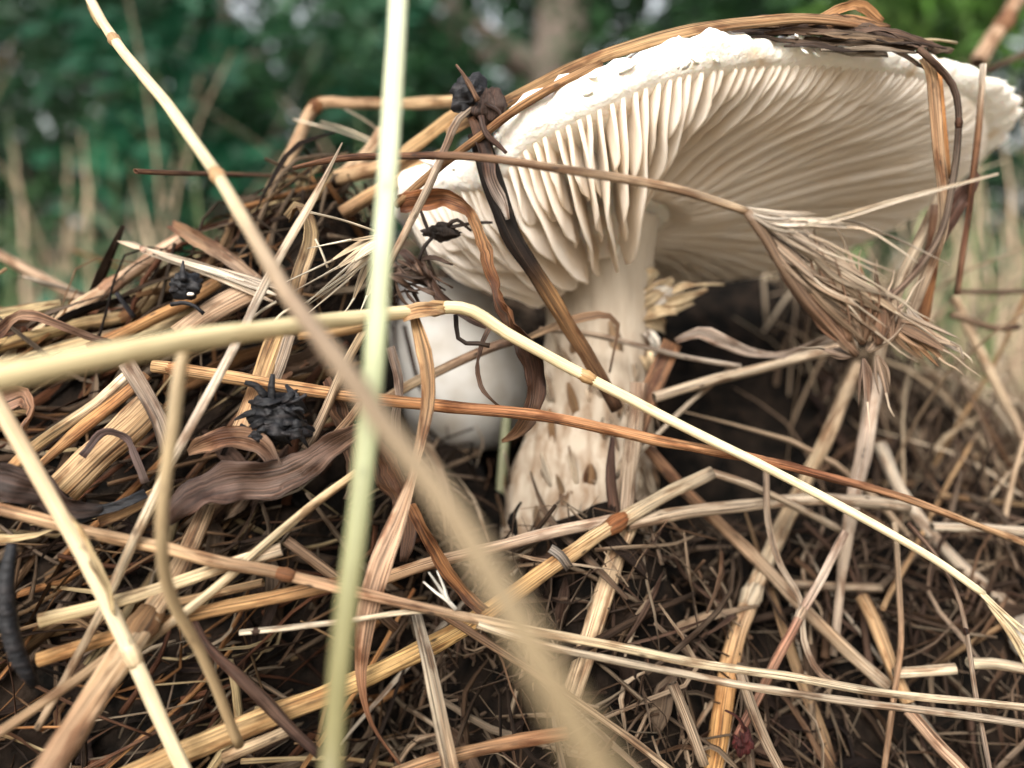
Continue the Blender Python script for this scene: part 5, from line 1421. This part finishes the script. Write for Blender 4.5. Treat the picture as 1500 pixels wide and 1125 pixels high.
# ------------------------------------------------------------------ trees and shrubs
def leaf_quads(base, direc, length, width, normal_jit):
    """many diamond leaflets at once; arrays of base points and directions"""
    n = len(base)
    d = direc / np.linalg.norm(direc, axis=1)[:, None]
    r = rng.normal(0, 1, (n, 3)) * normal_jit + np.array((0, -.35, 1.0))
    s = np.cross(d, r); s /= np.linalg.norm(s, axis=1)[:, None] + 1e-9
    nn = np.cross(s, d)
    length = np.asarray(length)[:, None]; width = np.asarray(width)[:, None]
    p0 = base; p1 = base + d * length * .3 + s * width * .48 + nn * width * .1; p2 = base + d * length * .7 + s * width * .42 + nn * width * .1
    p3 = base + d * length - nn * length * .08; p4 = base + d * length * .7 - s * width * .42 + nn * width * .1; p5 = base + d * length * .3 - s * width * .48 + nn * width * .1
    V = np.stack([p0, p1, p2, p3, p4, p5], 1).reshape(-1, 3)
    i = np.arange(n)[:, None] * 6
    F = np.concatenate([i + np.array([[0, 1, 2, 3]]), i + np.array([[0, 3, 4, 5]])], 0)
    return V, F
def in_gap(p, gaps):
    k = np.zeros(len(p), bool)
    for (c, r) in gaps:
        k |= np.linalg.norm((p - np.array(c)) * np.array((1, .25, 1)), axis=1) < r
    return k
def crown_mesh(name, parent, centres, radii, n_leaves, pairs, llen, lw, rach, pal, gaps=()):
    """pinnate leaves spread through overlapping lobes"""
    centres, radii = np.array(centres, float), np.array(radii, float)
    vol = radii.prod(1); vol = vol / vol.sum()
    k = rng.choice(len(centres), n_leaves, p=vol)
    dirs = rng.normal(0, 1, (n_leaves, 3)); dirs /= np.linalg.norm(dirs, axis=1)[:, None]
    rad = rng.random(n_leaves) ** (1 / 2.2)
    p = centres[k] + dirs * rad[:, None] * radii[k]
    if gaps:
        m = ~in_gap(p, gaps); p, dirs = p[m], dirs[m]
    n = len(p)
    ax = dirs * .7 + rng.normal(0, .55, (n, 3)) + np.array((0, -.2, -.15)); ax /= np.linalg.norm(ax, axis=1)[:, None]
    up = rng.normal(0, .35, (n, 3)) + np.array((0, -.4, 1.0))
    sd = np.cross(ax, up); sd /= np.linalg.norm(sd, axis=1)[:, None]
    pc = np.array(pal)[rng.integers(len(pal), size=n)] * rng.uniform(.65, 1.3, (n, 1))
    Bs, Ds, Cs = [], [], []
    R_ = rach * rng.uniform(.7, 1.2, n)
    for j in range(pairs):
        t = (j + .7) / pairs
        pos = p + ax * (R_ * t)[:, None] - np.array((0, 0, 1.0)) * (R_ * t * t * .3)[:, None]
        for sgn in (-1, 1):
            Bs.append(pos); Ds.append(sd * sgn + ax * .45 + rng.normal(0, .12, (n, 3))); Cs.append(pc)
    Bs.append(p + ax * R_[:, None] - np.array((0, 0, 1.0)) * (R_ * .3)[:, None]); Ds.append(ax); Cs.append(pc)
    Bs, Ds, Cs = np.vstack(Bs), np.vstack(Ds), np.vstack(Cs)
    V, F = leaf_quads(Bs, Ds, llen * rng.uniform(.75, 1.2, len(Bs)), lw * rng.uniform(.8, 1.2, len(Bs)), .4)
    return mesh_obj(name, V, F.tolist(), M_GREEN, parent, None, np.repeat(Cs, 6, 0), smooth=False)
TEAL = [(.016, .060, .026), (.020, .070, .031), (.012, .044, .020), (.028, .084, .034)]
MIDG = [(.02, .08, .025), (.028, .095, .028), (.015, .06, .02), (.036, .11, .03)]
YELG = [(.075, .17, .03), (.09, .19, .04), (.05, .14, .03), (.11, .2, .05)]
def tree(name, label, foot, height, tr, lobes, n, pal, pairs=5, llen=.038, lw=.02, rach=.13, lean=(0, 0), limbs=6, gaps=(), group=None):
    x, y = foot
    z = float(H(x, y)) - .02
    t = thing(name, label, 'tree' if tr > .03 else 'shrub', (x, y, z), group)
    top = np.array((x + lean[0], y + lean[1], z + height))
    base = np.array((x, y, z))
    tp = jitter(smooth_path([base, base + (top - base) * .3 + np.array((.02, 0, 0)), base + (top - base) * .65 - np.array((.02, 0, 0)), top], .08, 40, 12), tr * .5)
    v, f, u = sweep(tp, np.array([2.5, 2, 1.8, 1.5, .8]) * tr, np.array([2.5, 2, 1.8, 1.5, .8]) * tr, 0, 12, wob=.15)
    mesh_obj('trunk', v, f, M_BARK, t)
    for i in range(limbs):
        c = np.array(lobes[i % len(lobes)][0]); r = np.array(lobes[i % len(lobes)][1])
        k = int(rng.uniform(.35, .9) * (len(tp) - 1))
        e = c + rng.uniform(-.5, .5, 3) * r
        q = smooth_path([tp[k], (tp[k] + e) / 2 + rng.normal(0, .06, 3) * np.linalg.norm(e - tp[k]), e], .06, 16, 8)
        v, f, u = sweep(q, np.array([.9, .5, .2]) * tr, np.array([.9, .5, .2]) * tr, 0, 7)
        mesh_obj('limb', v, f, M_BARK, t)
    crown_mesh('crown', t, [l[0] for l in lobes], [l[1] for l in lobes], n, pairs, llen, lw, rach, pal, gaps)
    return t
def PW(px, py, d):
    return tuple(P(px, py, d))
# gaps through which the bright sky behind shows
GAPPX = [(722, 55, 24), (398, -8, 30), (440, 4, 22), (345, -4, 16), (1485, 68, 22), (42, 132, 12), (55, 160, 12), (425, 150, 13), (1445, 315, 16), (1498, 128, 22), (1470, 200, 12), (48, 2, 13), (955, 3, 12)]
def gaps_at(d, scale=1.0):
    return [(PW(a, b, d), (r * d / FPX * scale + .06)) for a, b, r in GAPPX]
tree('locust_shrub', 'bluish-green shrub with feathery leaves at the upper left', (-.55, 1.55), .95, .012, [(PW(250, 60, 1.45), (.36, .25, .16)), (PW(480, 90, 1.5), (.22, .2, .15)), (PW(80, 60, 1.5), (.22, .2, .16))], 330, TEAL, gaps=gaps_at(1.45, 1.3))
tree('feathery_sapling', 'low feathery green sapling before the dark gap at left', (-.36, 1.0), .42, .006, [(PW(240, 235, .92), (.075, .06, .04)), (PW(340, 215, .94), (.06, .06, .05)), (PW(395, 320, 1.0), (.07, .06, .06)), (PW(300, 265, .92), (.06, .05, .04)), (PW(240, 30, 1.0), (.09, .06, .04)), (PW(480, 90, 1.0), (.07, .06, .06))], 60, [(.012, .082, .040), (.015, .09, .046), (.010, .064, .032)], limbs=6, llen=.042, lw=.024, gaps=gaps_at(.95, 1.2))
tree('mid_shrub', 'teal-green shrub behind the heap crest', (-.12, 1.75), 1.0, .012, [(PW(560, 120, 1.7), (.26, .2, .22)), (PW(640, 60, 1.75), (.2, .2, .2)), (PW(500, 260, 1.7), (.2, .2, .12))], 300, TEAL, gaps=gaps_at(1.72, 1.3))
tree('low_green_bush', 'low mid-green bush in the undergrowth at far left', (-.85, 1.5), .4, .008, [(PW(60, 180, 1.5), (.12, .12, .1)), (PW(330, 420, 1.5), (.2, .2, .1)), (PW(20, 420, 1.5), (.18, .15, .1))], 130, MIDG, gaps=gaps_at(1.5, 1.3))
tree('trunk_tree', 'tree with a leaning grey-brown trunk behind the cap', (.06, 2.3), 2.2, .085, [(PW(660, 40, 2.5), (.35, .3, .3)), (PW(930, 0, 2.6), (.35, .3, .22)), (PW(800, -200, 2.5), (.7, .5, .35))], 420, MIDG, lean=(.16, 0), gaps=gaps_at(2.5, 1.3), llen=.045, lw=.024, rach=.16)
tree('bright_shrub', 'bright yellow-green shrub behind the right end of the cap', (.95, 1.7), .9, .012, [(PW(1400, 40, 1.65), (.22, .2, .14)), (PW(1300, 10, 1.75), (.2, .2, .12)), (PW(1480, 130, 1.65), (.15, .15, .14))], 190, YELG, pairs=3, llen=.09, lw=.014, rach=.08, gaps=gaps_at(1.65, 1.5))
tree('dark_shrub', 'dark green shrub between the trunk and the bright shrub', (.55, 2.0), .9, .012, [(PW(1000, 30, 1.95), (.3, .2, .2)), (PW(1150, 40, 1.9), (.25, .2, .18))], 200, [(.02, .06, .02), (.03, .085, .03), (.016, .05, .018)], gaps=gaps_at(1.95, 1.3))
tree('right_bush', 'greyish green bush low at the right edge beyond the dry grass', (1.25, 2.0), .7, .012, [(PW(1480, 280, 1.9), (.2, .2, .25)), (PW(1420, 330, 2.0), (.2, .2, .2))], 160, [(.05, .11, .06), (.07, .13, .07), (.035, .08, .04)], gaps=gaps_at(1.95, 1.5))
# the wood behind everything
n = 50000
p = np.stack([rng.uniform(-6, 6, n), rng.uniform(4.2, 6.6, n), rng.uniform(-.35, 4.2, n)], 1)
dens = np.array([mnoise.noise((a[0] * .9, a[1] * .5, a[2] * .9)) for a in p])
keep = dens > -.62
gp = []
for dd_ in (4.4, 5.0, 5.6, 6.2):
    gp += [(PW(a, b, dd_), r * dd_ / FPX * 1.0 + .05) for a, b, r in GAPPX]
keep &= ~in_gap(p, gp)
p = p[keep]
V, F = leaf_quads(p, rng.normal(0, 1, p.shape) + np.array((0, 0, -.4)), rng.uniform(.10, .19, len(p)), rng.uniform(.06, .10, len(p)), 1.0)
cw = np.array([(.010, .034, .015), (.014, .045, .02), (.02, .058, .024), (.008, .024, .012), (.024, .027, .015)])[rng.integers(5, size=len(p))] * rng.uniform(.6, 1.2, (len(p), 1))
o = mesh_obj('wood', V, F.tolist(), M_GREEN, None, None, np.repeat(cw, 6, 0), origin=(0, 5, 0), smooth=False)
tag(o, 'dense dark green wood closing the view behind the shrubs', 'woodland', kind='stuff')

for o in bpy.data.objects:
    if '_o' in o.keys():
        del o['_o']
